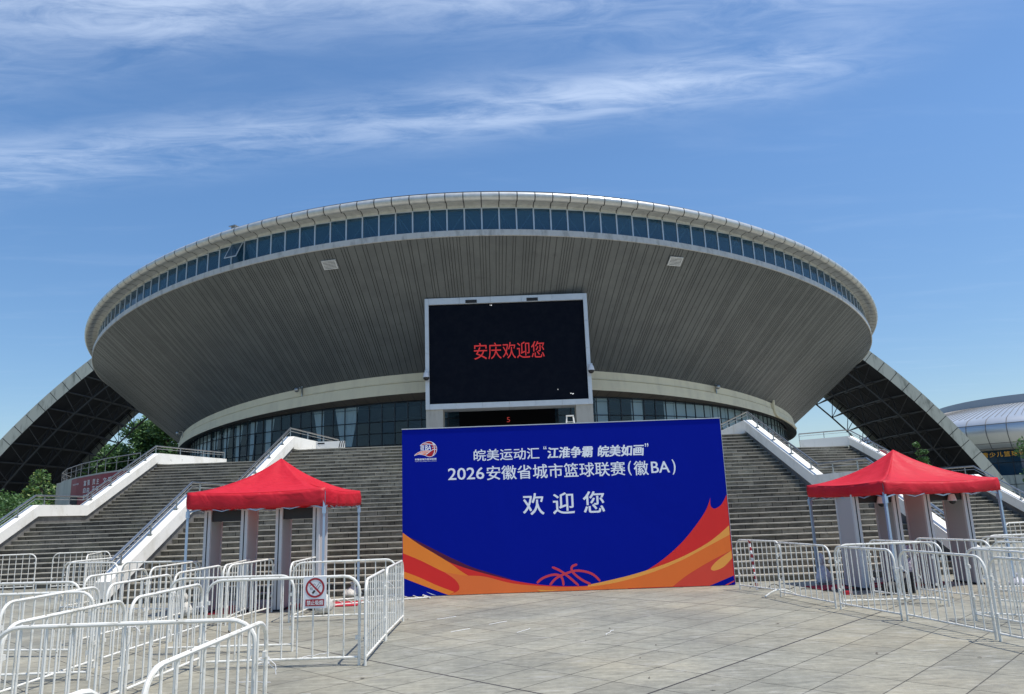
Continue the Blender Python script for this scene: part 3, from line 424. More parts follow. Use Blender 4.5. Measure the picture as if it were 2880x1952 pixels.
LOGO = {"tail": [[0.302, 3.395], [0.311, 3.403], [0.324, 3.414], [0.34, 3.428], [0.357, 3.442], [0.376, 3.455], [0.394, 3.466], [0.412, 3.474], [0.432, 3.482], [0.453, 3.49], [0.475, 3.496], [0.496, 3.502], [0.517, 3.506], [0.538, 3.51], [0.559, 3.513], [0.58, 3.515], [0.601, 3.516], [0.621, 3.517], [0.64, 3.517], [0.659, 3.517], [0.678, 3.515], [0.697, 3.513], [0.714, 3.511], [0.728, 3.509], [0.738, 3.508], [0.738, 3.372], [0.727, 3.372], [0.711, 3.372], [0.693, 3.372], [0.673, 3.372], [0.655, 3.373], [0.64, 3.374], [0.627, 3.377], [0.617, 3.38], [0.608, 3.384], [0.599, 3.388], [0.589, 3.392], [0.578, 3.395], [0.565, 3.399], [0.551, 3.403], [0.537, 3.407], [0.522, 3.411], [0.507, 3.415], [0.492, 3.417], [0.478, 3.42], [0.464, 3.422], [0.45, 3.423], [0.436, 3.424], [0.421, 3.424], [0.406, 3.422], [0.389, 3.419], [0.369, 3.415], [0.348, 3.409], [0.329, 3.403], [0.313, 3.398], [0.302, 3.395]], "top": [[0.455, 3.642], [0.463, 3.648], [0.474, 3.657], [0.487, 3.668], [0.501, 3.679], [0.515, 3.689], [0.529, 3.698], [0.543, 3.705], [0.558, 3.711], [0.573, 3.717], [0.587, 3.722], [0.602, 3.726], [0.616, 3.73], [0.629, 3.733], [0.641, 3.737], [0.654, 3.739], [0.666, 3.741], [0.678, 3.741], [0.69, 3.741], [0.702, 3.74], [0.715, 3.738], [0.727, 3.735], [0.739, 3.731], [0.752, 3.725], [0.764, 3.718], [0.777, 3.707], [0.791, 3.694], [0.806, 3.678], [0.819, 3.663], [0.83, 3.651], [0.838, 3.642], [0.838, 3.642], [0.823, 3.645], [0.802, 3.649], [0.777, 3.655], [0.751, 3.66], [0.725, 3.664], [0.702, 3.666], [0.682, 3.667], [0.664, 3.667], [0.647, 3.665], [0.629, 3.664], [0.611, 3.661], [0.591, 3.659], [0.568, 3.657], [0.543, 3.654], [0.516, 3.65], [0.491, 3.647], [0.47, 3.644], [0.455, 3.642]], "hole": [[0.449, 3.64], [0.463, 3.643], [0.483, 3.646], [0.506, 3.65], [0.531, 3.654], [0.556, 3.657], [0.579, 3.66], [0.601, 3.661], [0.623, 3.663], [0.646, 3.664], [0.668, 3.664], [0.687, 3.664], [0.702, 3.662], [0.713, 3.659], [0.722, 3.655], [0.727, 3.65], [0.731, 3.645], [0.735, 3.638], [0.739, 3.631], [0.743, 3.624], [0.747, 3.615], [0.75, 3.605], [0.752, 3.595], [0.754, 3.585], [0.754, 3.575], [0.754, 3.565], [0.752, 3.553], [0.75, 3.541], [0.746, 3.53], [0.743, 3.521], [0.739, 3.514], [0.733, 3.51], [0.726, 3.509], [0.719, 3.51], [0.712, 3.511], [0.706, 3.513], [0.702, 3.514], [0.702, 3.514], [0.688, 3.513], [0.67, 3.514], [0.648, 3.514], [0.624, 3.513], [0.601, 3.513], [0.578, 3.511], [0.556, 3.509], [0.531, 3.505], [0.506, 3.502], [0.483, 3.498], [0.463, 3.494], [0.449, 3.492]], "ball": [[0.884, 3.541], [0.88, 3.503], [0.869, 3.467], [0.851, 3.433], [0.827, 3.404], [0.798, 3.381], [0.765, 3.364], [0.729, 3.353], [0.692, 3.35], [0.655, 3.355], [0.619, 3.367], [0.586, 3.385], [0.557, 3.41], [0.533, 3.44], [0.516, 3.474], [0.505, 3.511], [0.501, 3.549], [0.505, 3.586], [0.516, 3.623], [0.534, 3.656], [0.558, 3.685], [0.587, 3.709], [0.62, 3.726], [0.656, 3.737], [0.693, 3.74], [0.73, 3.735], [0.766, 3.723], [0.799, 3.705], [0.828, 3.68], [0.852, 3.65], [0.869, 3.616], [0.88, 3.579]], "low": [[0.578, 3.394], [0.587, 3.4], [0.599, 3.408], [0.613, 3.417], [0.629, 3.427], [0.644, 3.438], [0.658, 3.448], [0.672, 3.458], [0.686, 3.468], [0.7, 3.479], [0.713, 3.49], [0.726, 3.5], [0.738, 3.508], [0.75, 3.515], [0.762, 3.521], [0.773, 3.526], [0.783, 3.53], [0.793, 3.534], [0.8, 3.537], [0.806, 3.541], [0.811, 3.543], [0.815, 3.545], [0.818, 3.547], [0.82, 3.548], [0.822, 3.549], [0.822, 3.549], [0.822, 3.539], [0.823, 3.525], [0.823, 3.508], [0.823, 3.49], [0.822, 3.473], [0.818, 3.457], [0.813, 3.442], [0.806, 3.427], [0.798, 3.413], [0.789, 3.399], [0.779, 3.388], [0.769, 3.378], [0.758, 3.37], [0.745, 3.364], [0.733, 3.359], [0.719, 3.356], [0.704, 3.354], [0.689, 3.355], [0.671, 3.358], [0.65, 3.365], [0.628, 3.373], [0.608, 3.382], [0.591, 3.389], [0.578, 3.394]], "seams": [[[0.758, 3.718], [0.766, 3.707], [0.778, 3.692], [0.791, 3.674], [0.801, 3.655], [0.808, 3.635], [0.813, 3.614], [0.817, 3.592], [0.819, 3.568], [0.82, 3.543], [0.819, 3.516], [0.817, 3.489], [0.812, 3.463], [0.803, 3.438], [0.79, 3.412], [0.777, 3.39], [0.769, 3.375]], [[0.754, 3.591], [0.766, 3.592], [0.783, 3.594], [0.802, 3.595], [0.819, 3.596], [0.835, 3.595], [0.851, 3.594], [0.865, 3.593], [0.875, 3.592]], [[0.578, 3.394], [0.601, 3.411], [0.634, 3.436], [0.67, 3.462], [0.701, 3.484], [0.727, 3.501], [0.749, 3.516], [0.77, 3.529], [0.788, 3.538], [0.803, 3.543], [0.816, 3.546], [0.826, 3.545], [0.837, 3.543], [0.849, 3.537], [0.86, 3.527], [0.87, 3.518], [0.877, 3.511]], [[0.542, 3.691], [0.559, 3.691], [0.585, 3.692], [0.613, 3.692], [0.64, 3.689], [0.666, 3.684], [0.692, 3.677], [0.717, 3.669], [0.739, 3.662], [0.758, 3.657], [0.773, 3.651], [0.788, 3.647], [0.801, 3.646], [0.814, 3.649], [0.826, 3.655], [0.837, 3.662], [0.844, 3.667]], [[0.406, 3.435], [0.43, 3.444], [0.464, 3.458], [0.503, 3.471], [0.541, 3.481], [0.583, 3.485], [0.63, 3.485], [0.672, 3.484], [0.701, 3.484]], [[0.443, 3.428], [0.466, 3.433], [0.498, 3.441], [0.534, 3.448], [0.566, 3.453], [0.595, 3.453], [0.623, 3.45], [0.647, 3.447], [0.664, 3.445]]]}

# ================================================================== ground
g = MB()
# plaza paving (one sheet), then the wider ground a hand lower
g.quad((-140, -30, 0), (140, -30, 0), (140, 160, 0), (-140, 160, 0)); plaza = struct(g.build('plaza', 'plaza'))
g = MB(); g.quad((-3000, -3000, -.12), (3000, -3000, -.12), (3000, 3000, -.12), (-3000, 3000, -.12)); struct(g.build('ground', 'earth'))

# raised forecourt the arena stands on (z = 4.8)
HP = 4.8
out = [(-9.9, 31.95), (9.9, 31.95), (10.3, 40.5), (19.0, 42.55), (22.1, 45.6), (35.4, 66.7), (48, 95), (40, 130), (0, 150), (-45, 132), (-56, 98), (-31.6, 51.4), (-19.05, 37.6), (-9.9, 37.6)]
g = MB(); g.prism([(x, y, HP) for x, y in out], (0, 0, -4.75)); struct(g.build('forecourt', 'platform'))

# ================================================================== stairs
def flight(name, x0, x1, nlow, nup, land, origin, rz, label, rmat):
    """steps run along local +Y from the origin; x0..x1 across; last tread level with the forecourt"""
    th = thing(name, label, 'staircase', (origin[0], origin[1], 0), rz)
    rm, tm = MB(), MB(); y = 0.0; n = nlow+nup
    T = .032
    for k in range(n):
        z0, z1 = k*.15, (k+1)*.15; dep = .30 if k not in (nlow-1,) else .30+land
        if k == n-1: dep = .6
        rm.quad((x0, y+.025, z0), (x1, y+.025, z0), (x1, y+.025, z1-T), (x0, y+.025, z1-T))
        # tread slab with a slightly worn proud nosing, in several stones
        xs = [x0]
        while xs[-1] < x1-.9: xs.append(xs[-1]+random.uniform(1.1, 1.5))
        if x1-xs[-1] < .5: xs.pop()
        xs.append(x1)
        for a, b in zip(xs[:-1], xs[1:]):
            dz = random.uniform(-.004, .004); dy = random.uniform(-.006, .006)
            tm.quad((a+.002, y+dy, z1+dz), (b-.002, y+dy, z1+dz), (b-.002, y+dep+.03, z1+dz), (a+.002, y+dep+.03, z1+dz))
            tm.quad((a+.002, y+dy, z1-T+dz), (b-.002, y+dy, z1-T+dz), (b-.002, y+dy, z1+dz), (a+.002, y+dy, z1+dz))
            tm.quad((a+.002, y+.03, z1-T+dz), (b-.002, y+.03, z1-T+dz), (b-.002, y+dy, z1-T+dz), (a+.002, y+dy, z1-T+dz))
        y += dep
    rm.build('risers', rmat, th, recalc=False); tm.build('treads', 'tread', th, recalc=False)
    return th
flight('staircase', -10.2, 11.2, 14, 18, 3.0, (0, 19.47), 0, 'wide central flight of grey stone steps rising behind the blue welcome board', 'riser')
flight('staircase', -19.0, -10.0, 14, 18, 3.0, (0, 25.15), 0, 'grey stone side flight left of the central steps, below the dark red slogan banner', 'riser2')
A12 = R(12.0)
ro = (18.85 - 9.2*math.cos(A12) + 12.3*math.sin(A12), 42.3 - 9.2*math.sin(A12) - 12.3*math.cos(A12))
flight('staircase', -.6, 9.2, 14, 18, 3.0, ro, A12, 'grey stone side flight right of the central steps, behind the right hand tent', 'riser')

# ================================================================== balustrades
def nose(y, D0):
    if y < D0+13*.3: return (y-D0)*.5+.15
    if y < D0+13*.3+3.3: return 2.1
    return min((y-D0-3)*.5+.15, HP)
def balustrade(label, bot, top, D0, tail, tailz=5.36, start=-.35):
    """white sloping parapet following the steps between two plan points, with base wall and handrail"""
    th = thing('balustrade', label, 'balustrade', (bot[0], bot[1], 0), 0, 'white stair balustrades')
    bx, by = bot; tx, ty = top
    L_ = D0+13*.3; Ys = [D0+start, L_, L_+3.0, D0+12.3]
    def X(y): return (tx-bx)*(y-D0)/(12.3)
    def P(y): return (X(y), (y-D0), 0)
    hgt = .43; wd = .36
    loc = lambda y, z, dx: (X(y)+dx, y-by if False else y-D0+(D0-by), z)
    mb = MB()
    prof = []
    zl = [max(.0, nose(Ys[0], D0)+.20), 2.36, 2.36, HP+.14]
    for dx in (0,):
        lo = [loc(y, z, -wd/2) for y, z in zip(Ys, zl)]
        hi = [loc(y, z+hgt, -wd/2) for y, z in zip(Ys, zl)]
    hi[0] = loc(Ys[0], zl[0]+hgt*.95, -wd/2)
    mb.prism(lo+hi[::-1], (wd, 0, 0))
    e = tail
    # level parapet carried on along the forecourt
    a = Vector(loc(Ys[3], 0, 0)); b = Vector((e[0]-bx, e[1]-by, 0)); d = (b-a).normalized(); s_ = Vector((-d.y, d.x, 0))*(wd/2-.004)
    mb.prism([a+s_+Vector((0, 0, HP+.03)), b+s_+Vector((0, 0, HP+.03)), b+s_+Vector((0, 0, HP+.48)), a+s_+Vector((0, 0, zl[3]+hgt-.003))], -2*s_)
    mb.build('parapet', 'white', th)
    bw = MB(); w2 = .22
    pts = [loc(Ys[0]+.12, .0, -w2/2), loc(Ys[3]-.02, .0, -w2/2)] + [loc(y if 0 < k < 3 else (y-.02 if k == 3 else y+.12), z+.02, -w2/2) for k, (y, z) in reversed(list(enumerate(zip(Ys, zl))))]
    bw.prism(pts, (w2, 0, 0)); bw.build('base_wall', 'basew', th)
    rl = MB(); RH = .36
    top_ = [Vector(loc(y, z+hgt+RH, 0)) for y, z in zip(Ys, zl)]; top_[0] = Vector(loc(Ys[0]+.25, zl[0]+hgt+RH+.1, 0))
    tl = [b+Vector((0, 0, HP+.48+RH))]
    rl.tube(top_+tl, .036, 8)
    rl.tube([p-Vector((0, 0, .13)) for p in top_+tl], .014, 6)
    for k in range(3):
        p, q = top_[k], top_[k+1]; n = max(1, int(round((q-p).length/1.7)))
        for j in range(n):
            c = p.lerp(q, (j+.35)/n); rl.tube([c-Vector((0, 0, RH+.02)), c], .024, 6)
            rl.box((c.x, c.y, c.z-RH+.01), (.12, .12, .05))
    p, q = top_[3], tl[0]; n = max(2, int(round((q-p).length/1.6)))
    for j in range(n+1):
        c = p.lerp(q, j/n); rl.tube([c-Vector((0, 0, RH+.06)), c], .024, 6)
    rl.build('handrail', 'steel', th, smooth=True)
    return th
balustrade('white balustrade with steel handrail descending behind the left red tent', (-10.35, 19.47), (-9.65, 31.77), 19.47, (-8.75, 36.6))
balustrade('white balustrade with steel handrail right of the blue board, ending behind the right tent', (11.35, 19.47), (10.0, 31.77), 19.47, (10.1, 38.5))
balustrade('leftmost white balustrade, beside the dark red slogan banner', (-18.85, 25.15), (-18.15, 37.45), 25.15, (-16.3, 41.6))
rb_ = balustrade('rightmost white balustrade, lowest end at the right edge of the view', (0.0, 0.0), (0.0, 12.3), 0.0, (-2.4, 13.5))
rb_.location = (ro[0]+9.35*math.cos(A12), ro[1]+9.35*math.sin(A12), 0); rb_.rotation_euler = (0, 0, A12)

# ================================================================== arena
CX, CY, KS = -3.27, 100.0, -2.16
def zs(z, th, k=KS): return z + k*math.cos(2*th)*(z-2)/20
def AP(Rr, z, th, k=KS): return (Rr*math.cos(th), Rr*math.sin(th), zs(z, th, k))
arena = thing('sports_arena', 'huge grey saucer shaped sports arena with a ring of blue windows under its rim', 'arena', (CX, CY, 0))
F0 = R(-90)
def arc(a0, a1, n): return [F0+R(a0)+(R(a1)-R(a0))*k/n for k in range(n+1)]
full = [2*math.pi*k/360-math.pi/2 for k in range(361)]

# ribbed metal soffit: sheets of uneven width between sunk joints
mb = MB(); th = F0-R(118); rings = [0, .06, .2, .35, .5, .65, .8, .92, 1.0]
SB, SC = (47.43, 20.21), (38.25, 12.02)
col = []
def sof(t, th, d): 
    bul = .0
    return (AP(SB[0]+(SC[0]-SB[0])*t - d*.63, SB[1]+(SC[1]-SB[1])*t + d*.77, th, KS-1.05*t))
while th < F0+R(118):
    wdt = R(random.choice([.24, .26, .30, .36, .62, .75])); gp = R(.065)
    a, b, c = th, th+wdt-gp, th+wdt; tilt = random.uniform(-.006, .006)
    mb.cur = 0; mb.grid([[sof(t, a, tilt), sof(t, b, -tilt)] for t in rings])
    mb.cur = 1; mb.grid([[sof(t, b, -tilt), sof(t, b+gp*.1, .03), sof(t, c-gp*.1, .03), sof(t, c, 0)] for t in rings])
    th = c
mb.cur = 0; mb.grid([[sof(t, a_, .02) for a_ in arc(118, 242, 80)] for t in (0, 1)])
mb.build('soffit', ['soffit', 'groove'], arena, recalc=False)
# roof
mb = MB(); mb.grid([[AP(r_, z_, t) for t in full] for r_, z_ in ((47.9, 23.25), (42, 24.6), (32, 26.6), (20, 28.2), (8, 29), (.1, 29.2))])
mb.build('roof', 'metalroof', arena, smooth=True)
# rolled cornice, one sheet per window bay
NW = 224; DW = 2*math.pi/NW
prof = [(47.17, 22.34), (47.22, 22.50), (47.50, 22.58), (47.74, 22.60)] + [(48.02+.36*math.cos(R(a)), 22.80+.32*math.sin(R(a))) for a in (-95, -65, -35, -5, 25, 55, 85, 115)] + [(47.6, 23.22)]
mb = MB()
for k in range(NW):
    a = F0+k*DW+R(.045); b = F0+(k+1)*DW-R(.045)
    mb.cur = 0; mb.grid([[AP(r_, z_, a+(b-a)*q/2) for q in range(3)] for r_, z_ in prof])
    mb.cur = 1; mb.grid([[AP(r_-.05, z_, b-.0001), AP(r_-.05, z_, b+R(.09)+.0001)] for r_, z_ in prof])
mb.build('cornice', ['cornice', 'dark'], arena, smooth=True)
# ledge below the windows
lp = [(47.43, 20.18), (47.52, 20.20), (47.52, 20.62), (47.30, 20.68), (47.02, 20.68)]
mb = MB(); mb.grid([[AP(r_, z_, t) for t in [2*math.pi*k/NW+F0 for k in range(NW+1)]] for r_, z_ in lp]); mb.build('window_ledge', 'ledge', arena)
# dark storey behind the glass and its truss
mb = MB(); mb.grid([[AP(r_, z_, t) for t in full[::3]] for r_, z_ in ((47.05, 20.66), (45.6, 20.66), (45.6, 22.4), (47.1, 22.4))]); mb.build('window_storey_interior', 'inner', arena)
mb = MB()
for k in range(-42, 43):
    t0 = F0+k*2*DW; 
    p, q, r_ = AP(46.55, 20.7, t0-DW*.9), AP(46.55, 22.3, t0), AP(46.55, 20.7, t0+DW*.9)
    mb.bar(p, q, .09, .09); mb.bar(q, r_, .09, .09)
    mb.bar(AP(46.0, 20.75, t0+DW*.35), q, .06, .06)
mb.build('interior_truss', 'brace', arena)
# windows: each frame a part, its pane a sub-part; nearest 98 bays, the rest one ring
WZ0, WZ1, WR = 20.67, 22.36, 47.12
def winmesh():
    w_ = 2*WR*math.sin(DW/2); f = MB(); h = WZ1-WZ0
    f.box((-w_/2+.027, 0, h/2), (.05, .09, h-.008)); f.box((w_/2-.027, 0, h/2), (.05, .09, h-.008))
    f.box((0, 0, .03), (w_-.106, .08, .06)); f.box((0, 0, h-.035), (w_-.106, .08, .07))
    p = MB(); p.box((0, .015, h/2), (w_-.104, .012, h-.13))
    return f, p
f, p = winmesh(); wf0 = f.build('window', 'alum', arena); wp0 = p.build('pane', 'wglass', wf0)
for j in range(98):
    k = j-49; t = F0+(k+.5)*DW
    if j == 0: wf, wp = wf0, wp0
    else:
        wf = wf0.copy(); sc.collection.objects.link(wf); wp = wp0.copy(); sc.collection.objects.link(wp); wp.parent = wf
    x, y, z = AP(WR, WZ0, t); wf.location = (x, y, z)
    # bays lean with the gentle saddle of the ring
    t1, t2 = t-DW/2, t+DW/2; slope = math.atan2(zs(WZ0, t2)-zs(WZ0, t1), DW*WR)
    wf.rotation_euler = (Matrix.Rotation(t+math.pi/2, 3, 'Z') @ Matrix.Rotation(-slope if False else -math.atan2(0, 1), 3, 'X')).to_euler()
    if k in (-15,): pass
    wf.scale = (1, 1, (zs(WZ1, t)-zs(WZ0, t))/(WZ1-WZ0))
# one sash hangs open
t = F0+(-14.5)*DW; sash = MB(); w_ = 2*WR*math.sin(DW/2)-.08; h = WZ1-WZ0-.06
for c, d in (((-w_/2+.03, 0, -h/2), (.06, .05, h)), ((w_/2-.03, 0, -h/2), (.06, .05, h)), ((0, 0, -h+.03), (w_-.122, .05, .06)), ((0, 0, -.03), (w_-.122, .05, .06))): sash.box(c, d)
so_ = sash.build('open_sash', 'alum', arena); so_['label'] = 'one window sash hanging open at the bottom'
x, y, z = AP(WR+.10, WZ1-.02, t); so_.location = (x, y, z)
so_.rotation_euler = (Matrix.Rotation(t+math.pi/2, 3, 'Z') @ Matrix.Rotation(R(-27), 3, 'X')).to_euler()
pp = MB(); pp.box((0, .01, -h/2), (w_-.12, .012, h-.12)); pp.build('pane', 'wglass', so_)
mb = MB(); a0 = 98/2*DW
mb.grid([[AP(WR, z_, F0+a0+(2*math.pi-2*a0)*k/120) for k in range(121)] for z_ in (WZ0, WZ1)])
o = mb.build('rear_window_ring', 'wglass', arena); o['kind'] = 'stuff'
# cream cornice band and its underside
KB = -3.15
cp = [(37.95, 12.2), (38.28, 12.06), (38.30, 11.50), (38.38, 11.48), (38.38, 11.44), (38.30, 11.42)]
cp2 = [(38.30, 11.42), (38.42, 11.38), (38.50, 10.74), (38.50, 10.56)]
mb = MB(); aa = full[::2]
mb.grid([[AP(r_, z_, t, KB) for t in aa] for r_, z_ in cp]); mb.grid([[AP(r_, z_, t, KB) for t in aa] for r_, z_ in cp2])
mb.build('cream_band', 'cream', arena)
mb = MB()
for k in range(224):
    a = F0+k*DW
    mb.cur = 0; mb.grid([[AP(r_, z_, a+R(.03), kk), AP(r_, z_, a+DW-R(.03), kk)] for r_, z_, kk in ((38.50, 10.56, KB), (37.40, 10.78, -1.5))])
    mb.cur = 1; mb.grid([[AP(r_, z_+.015, a-R(.04), kk), AP(r_, z_+.015, a+R(.04), kk)] for r_, z_, kk in ((38.50, 10.56, KB), (37.40, 10.78, -1.5))])
mb.build('canopy_underside', ['under', 'dark'], arena)
# curtain wall
GR = 37.38; NB = 200; DB = 2*math.pi/NB
def GP(r_, z, t): return (r_*math.cos(t), r_*math.sin(t), z)
ztop = lambda t: zs(10.80, t, -1.5)
mb = MB(); lv = [HP+.02, 5.7, 6.7, 7.7, 8.7, 9.7]
for k in range(-70, 70):
    a = F0+k*DB+random.uniform(-.0006, .0006); b = a+DB; 
    if abs((k+.5)*DB*GR+CX-.15) < 0: continue
    zt = ztop(a)-.01
    for z0, z1 in zip(lv, lv[1:]+[None]):
        z1 = z1 or zt; j = random.uniform(-.02, .02); j2 = random.uniform(-.02, .02)
        mb.quad(GP(GR+j, z0, a), GP(GR-j, z0, b), GP(GR-j+j2, z1, b), GP(GR+j+j2, z1, a))
mb.build('glass_wall', 'lglass', arena, recalc=False)
mb = MB()
for k in range(-70, 71):
    a = F0+k*DB; x, y, _ = GP(GR+.03, 0, a); zt = ztop(a)
    mb.box((x, y, (HP+zt)/2), (.065, .09, zt-HP-.02), a+math.pi/2)
for z in lv[1:]:
    mb.tube([GP(GR+.035, z, F0+k*DB) for k in range(-70, 71)], .038, 4)
mb.tube([GP(GR+.02, ztop(F0+k*DB)-.10, F0+k*DB) for k in range(-70, 71)], .06, 4)
mb.build('mullion_grid', 'mull', arena)
mb = MB(); mb.grid([[GP(r_, z, t) for t in full[::4]] for r_, z in ((37.2, HP+.03), (31.5, HP+.03), (31.5, 10.7), (37.3, 10.9))]); mb.build('lobby_interior', 'inner', arena)
# sheer curtains, gathered in places; right-hand ones added to paint pale sky reflection
mb = MB()
for k in range(-68, 69):
    full_c = k < -27 or (-27 <= k < -17 and k % 2 == 0) or k > 14 and random.random() < .92
    if -17 <= k <= 14 and not (k in (-13, -11, -10) or k in (9, 12)): continue
    if not full_c and -27 <= k < -17: continue
    tied = -27 <= k <= -10; nn = 9; rows = []
    zt = ztop(F0+k*DB)-.15
    for z in [HP+.1, 6.0, 7.2, 8.2, 9.2, zt]:
        row = []
        sq = 1.0 if not tied else .35+.65*max(0, (z-7.2)/(zt-7.2))
        off = (k % 2)*(1-sq)
        for q in range(nn+1):
            u = off+(q/nn)*sq; row.append(GP(37.10+.025*math.sin(q*2.4+k), z, F0+(k+.01+u*.98)*DB))
        rows.append(row)
    mb.grid(rows)
mb.build('curtains_and_reflections', 'curtain', arena, smooth=True, recalc=False)
# entrance recess below the screen: near-black slabs paint its shade, door bars before them
mb = MB()
ey = 100-36.9-100
mb.cur = 0
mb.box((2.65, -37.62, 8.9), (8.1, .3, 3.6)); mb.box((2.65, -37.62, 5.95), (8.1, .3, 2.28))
mb.cur = 1
for xx in (-.8, 1.0, 2.2, 3.4, 4.6, 5.8): mb.box((xx, -37.80, 6.0), (.07, .06, 2.2))
mb.box((3.2, -37.82, 7.55), (5.6, .10, .62))
mb.build('entrance_doors_shade', ['inner2', 'mull'], arena)
mb = MB(); put_text(mb, '5', lambda u, v: (2.62+u, -38.0, 9.12+v), 0, 0, .26, .42); mb.build('entrance_number', 'red5', arena)
# louvres under the rim
for tdeg, tt in ((-103.26, .074), (-69.18, .060)):
    t = R(tdeg); c = Vector(sof(tt, t, -.06)); r1 = Vector(sof(tt+.09, t, -.06)); r0 = Vector(sof(tt-.0, t, -.06))
    dn = (r1-r0).normalized(); tn = Vector((-math.sin(t), math.cos(t), 0)); nn = dn.cross(tn).normalized()
    if nn.z > 0: nn = -nn
    mb = MB()
    for e in (-1, 1):
        mb.bar(c+tn*(.56*e)-dn*.0, c+tn*(.56*e)+dn*.80, .08, .08, nn)
        mb.bar(c-tn*.515+dn*(.04 if e < 0 else .76), c+tn*.515+dn*(.04 if e < 0 else .76), .08, .078, nn)
    for q in range(1, 6): mb.bar(c-tn*.515+dn*(.04+.72*q/6), c+tn*.515+dn*(.04+.72*q/6), .07, .05, nn)
    mb.build('louvre_vent', 'clad', arena)
# rain pipe on the band, scuppers, flood light stubs
mb = MB()
t0 = R(-38.9)
path = [AP(38.5, 12.5, t0, KB), AP(38.5, 12.0, t0, KB), AP(38.55, 11.05, t0, KB), AP(38.65, 10.75, t0+.006, KB)]+[AP(38.62, 10.7-.02*k, t0+.02*k, KB) for k in range(1, 12)]
mb.tube(path, .14, 8); mb.build('rain_pipe', 'cream', arena, smooth=True)
for t in (R(-113.8), R(-54.6), R(-148.1)):
    mb = MB()
    p = Vector(AP(38.4, 11.8, t, KB)); d = Vector((math.cos(t), math.sin(t), 0)); tn = Vector((-d.y, d.x, 0))
    mb.box(tuple(p), (.10, .10, .9), t); mb.bar(p+Vector((0, 0, .3)), p+d*.35+Vector((0, 0, .3)), .07, .07)
    mb.ball(tuple(p+d*.42+tn*-.25+Vector((0, 0, .12))), .24, 10, 7); mb.tube([p+d*.3+Vector((0, 0, .3)), p+d*.42-tn*.25+Vector((0, 0, .15))], .05, 6)
    mb.build('wall_fitting', 'steel', arena, smooth=True)
mb = MB(); t = F0-R(24.5)
p = AP(46.6, 23.9, t); mb.box((p[0], p[1], p[2]-.25), (.4, .4, .8), t); mb.box((p[0], p[1], p[2]+.18), (.7, .7, .06), t); mb.build('roof_vent', 'steel', arena)

# ================================================================== big screen on its two columns
SX0, SX1, SZ0, SZ1, SY = -6.80, 6.07, 9.66, 18.52, 56.5
scr = thing('video_screen', 'large black video board showing red Chinese lettering, framed in pale grey cladding', 'screen', ((SX0+SX1)/2, SY, HP))
sw = SX1-SX0; b0 = SZ0-HP; b1 = SZ1-HP
mb = MB(); e = .34
def seg(x0, x1, z0, z1, n, horiz):
    for k in range(n):
        if horiz: a, b = x0+(x1-x0)*k/n, x0+(x1-x0)*(k+1)/n; mb.box(((a+b)/2, .9, (z0+z1)/2), (b-a-.014, 1.8, z1-z0))
        else: a, b = z0+(z1-z0)*k/n, z0+(z1-z0)*(k+1)/n; mb.box(((x0+x1)/2, .9, (a+b)/2), (x1-x0, 1.8, b-a-.014))
seg(-sw/2, -sw/2+.30, b0, b1, 4, False); seg(sw/2-.30, sw/2, b0, b1, 4, False)
seg(-sw/2+.305, sw/2-.305, b1-.50, b1, 5, True); seg(-sw/2+.305, sw/2-.305, b0, b0+.42, 6, True)
mb.build('frame', 'clad', scr)
mb = MB(); mb.cur = 0; dx0, dx1, dz0, dz1 = -sw/2+.30, sw/2-.30, b0+.42, b1-.50
mb.box((0, .55, (dz0+dz1)/2), (dx1-dx0, .7, dz1-dz0))
nx, nz = 24, 16
fy = .188
mb.cur = 1
hw = dx1-dx0; hh = dz1-dz0
for k, ch in enumerate('安庆欢迎您'):
    u = dx0+hw*(.286+.0915*k); put_text(mb, ch, lambda a, b: (a, fy, b), u, dz0+hh*.43, u+hw*.0835, dz0+hh*.595, -.004)
mb.cur = 2
mb.box((dx0+hw*.405, fy, dz1-.16), (.09, .004, .07)); mb.box((dx0+hw*.396, fy, dz1-.14), (.04, .004, .03))
for _ in range(4): mb.box((dx0+hw*.895+random.uniform(-.14, .14), fy-.002*_, dz0+hh*.06+random.uniform(-.04, .04)), (.09, .004, .05))
mb.box((dx0+hw*.81, fy, dz0+hh*.105), (.05, .004, .07))
mb.build('display', ['led', 'ledred', 'ledwhite', 'black'], scr)
for xx in (-sw/2+.66, sw/2-.66):
    mb = MB(); mb.box((xx, .75, (b0-.005)/2), (1.30, 1.3, b0-.01)); mb.build('column', 'concrete', scr)
for xx in (-2.75, 2.1):
    mb = MB(); mb.box((xx, -.012, b1-.34), (.90, .02, .26)); mb.build('lamp_housing', 'blackrub', scr)
def dome_cam(label, loc, rz, s=1.0):
    t = thing('security_camera', label, 'camera', loc, rz, 'security cameras')
    mb = MB(); mb.box((0, -.05*s, .22*s), (.22*s, .08*s, .30*s)); mb.bar((0, -.09*s, .28*s), (0, -.30*s, .28*s), .07*s, .07*s); mb.tube([(0, -.30*s, .26*s), (0, -.30*s, .16*s), (0, -.30*s, -.06*s)], .1, 12, rr=[.07*s, .15*s, .19*s]); mb.build('housing', 'domec', t, smooth=True)
    mb = MB(); mb.ball((0, -.30*s, -.07*s), .17*s, 14, 9); mb.build('dome', 'black', t, smooth=True)
    return t
dome_cam('white dome camera on the left edge of the big black screen', (SX0+.12, SY-.004, 12.2), 0, 1.4)
dome_cam('white dome camera on the right edge of the big black screen', (SX1-.04, SY-.004, 12.3), 0, 1.4)

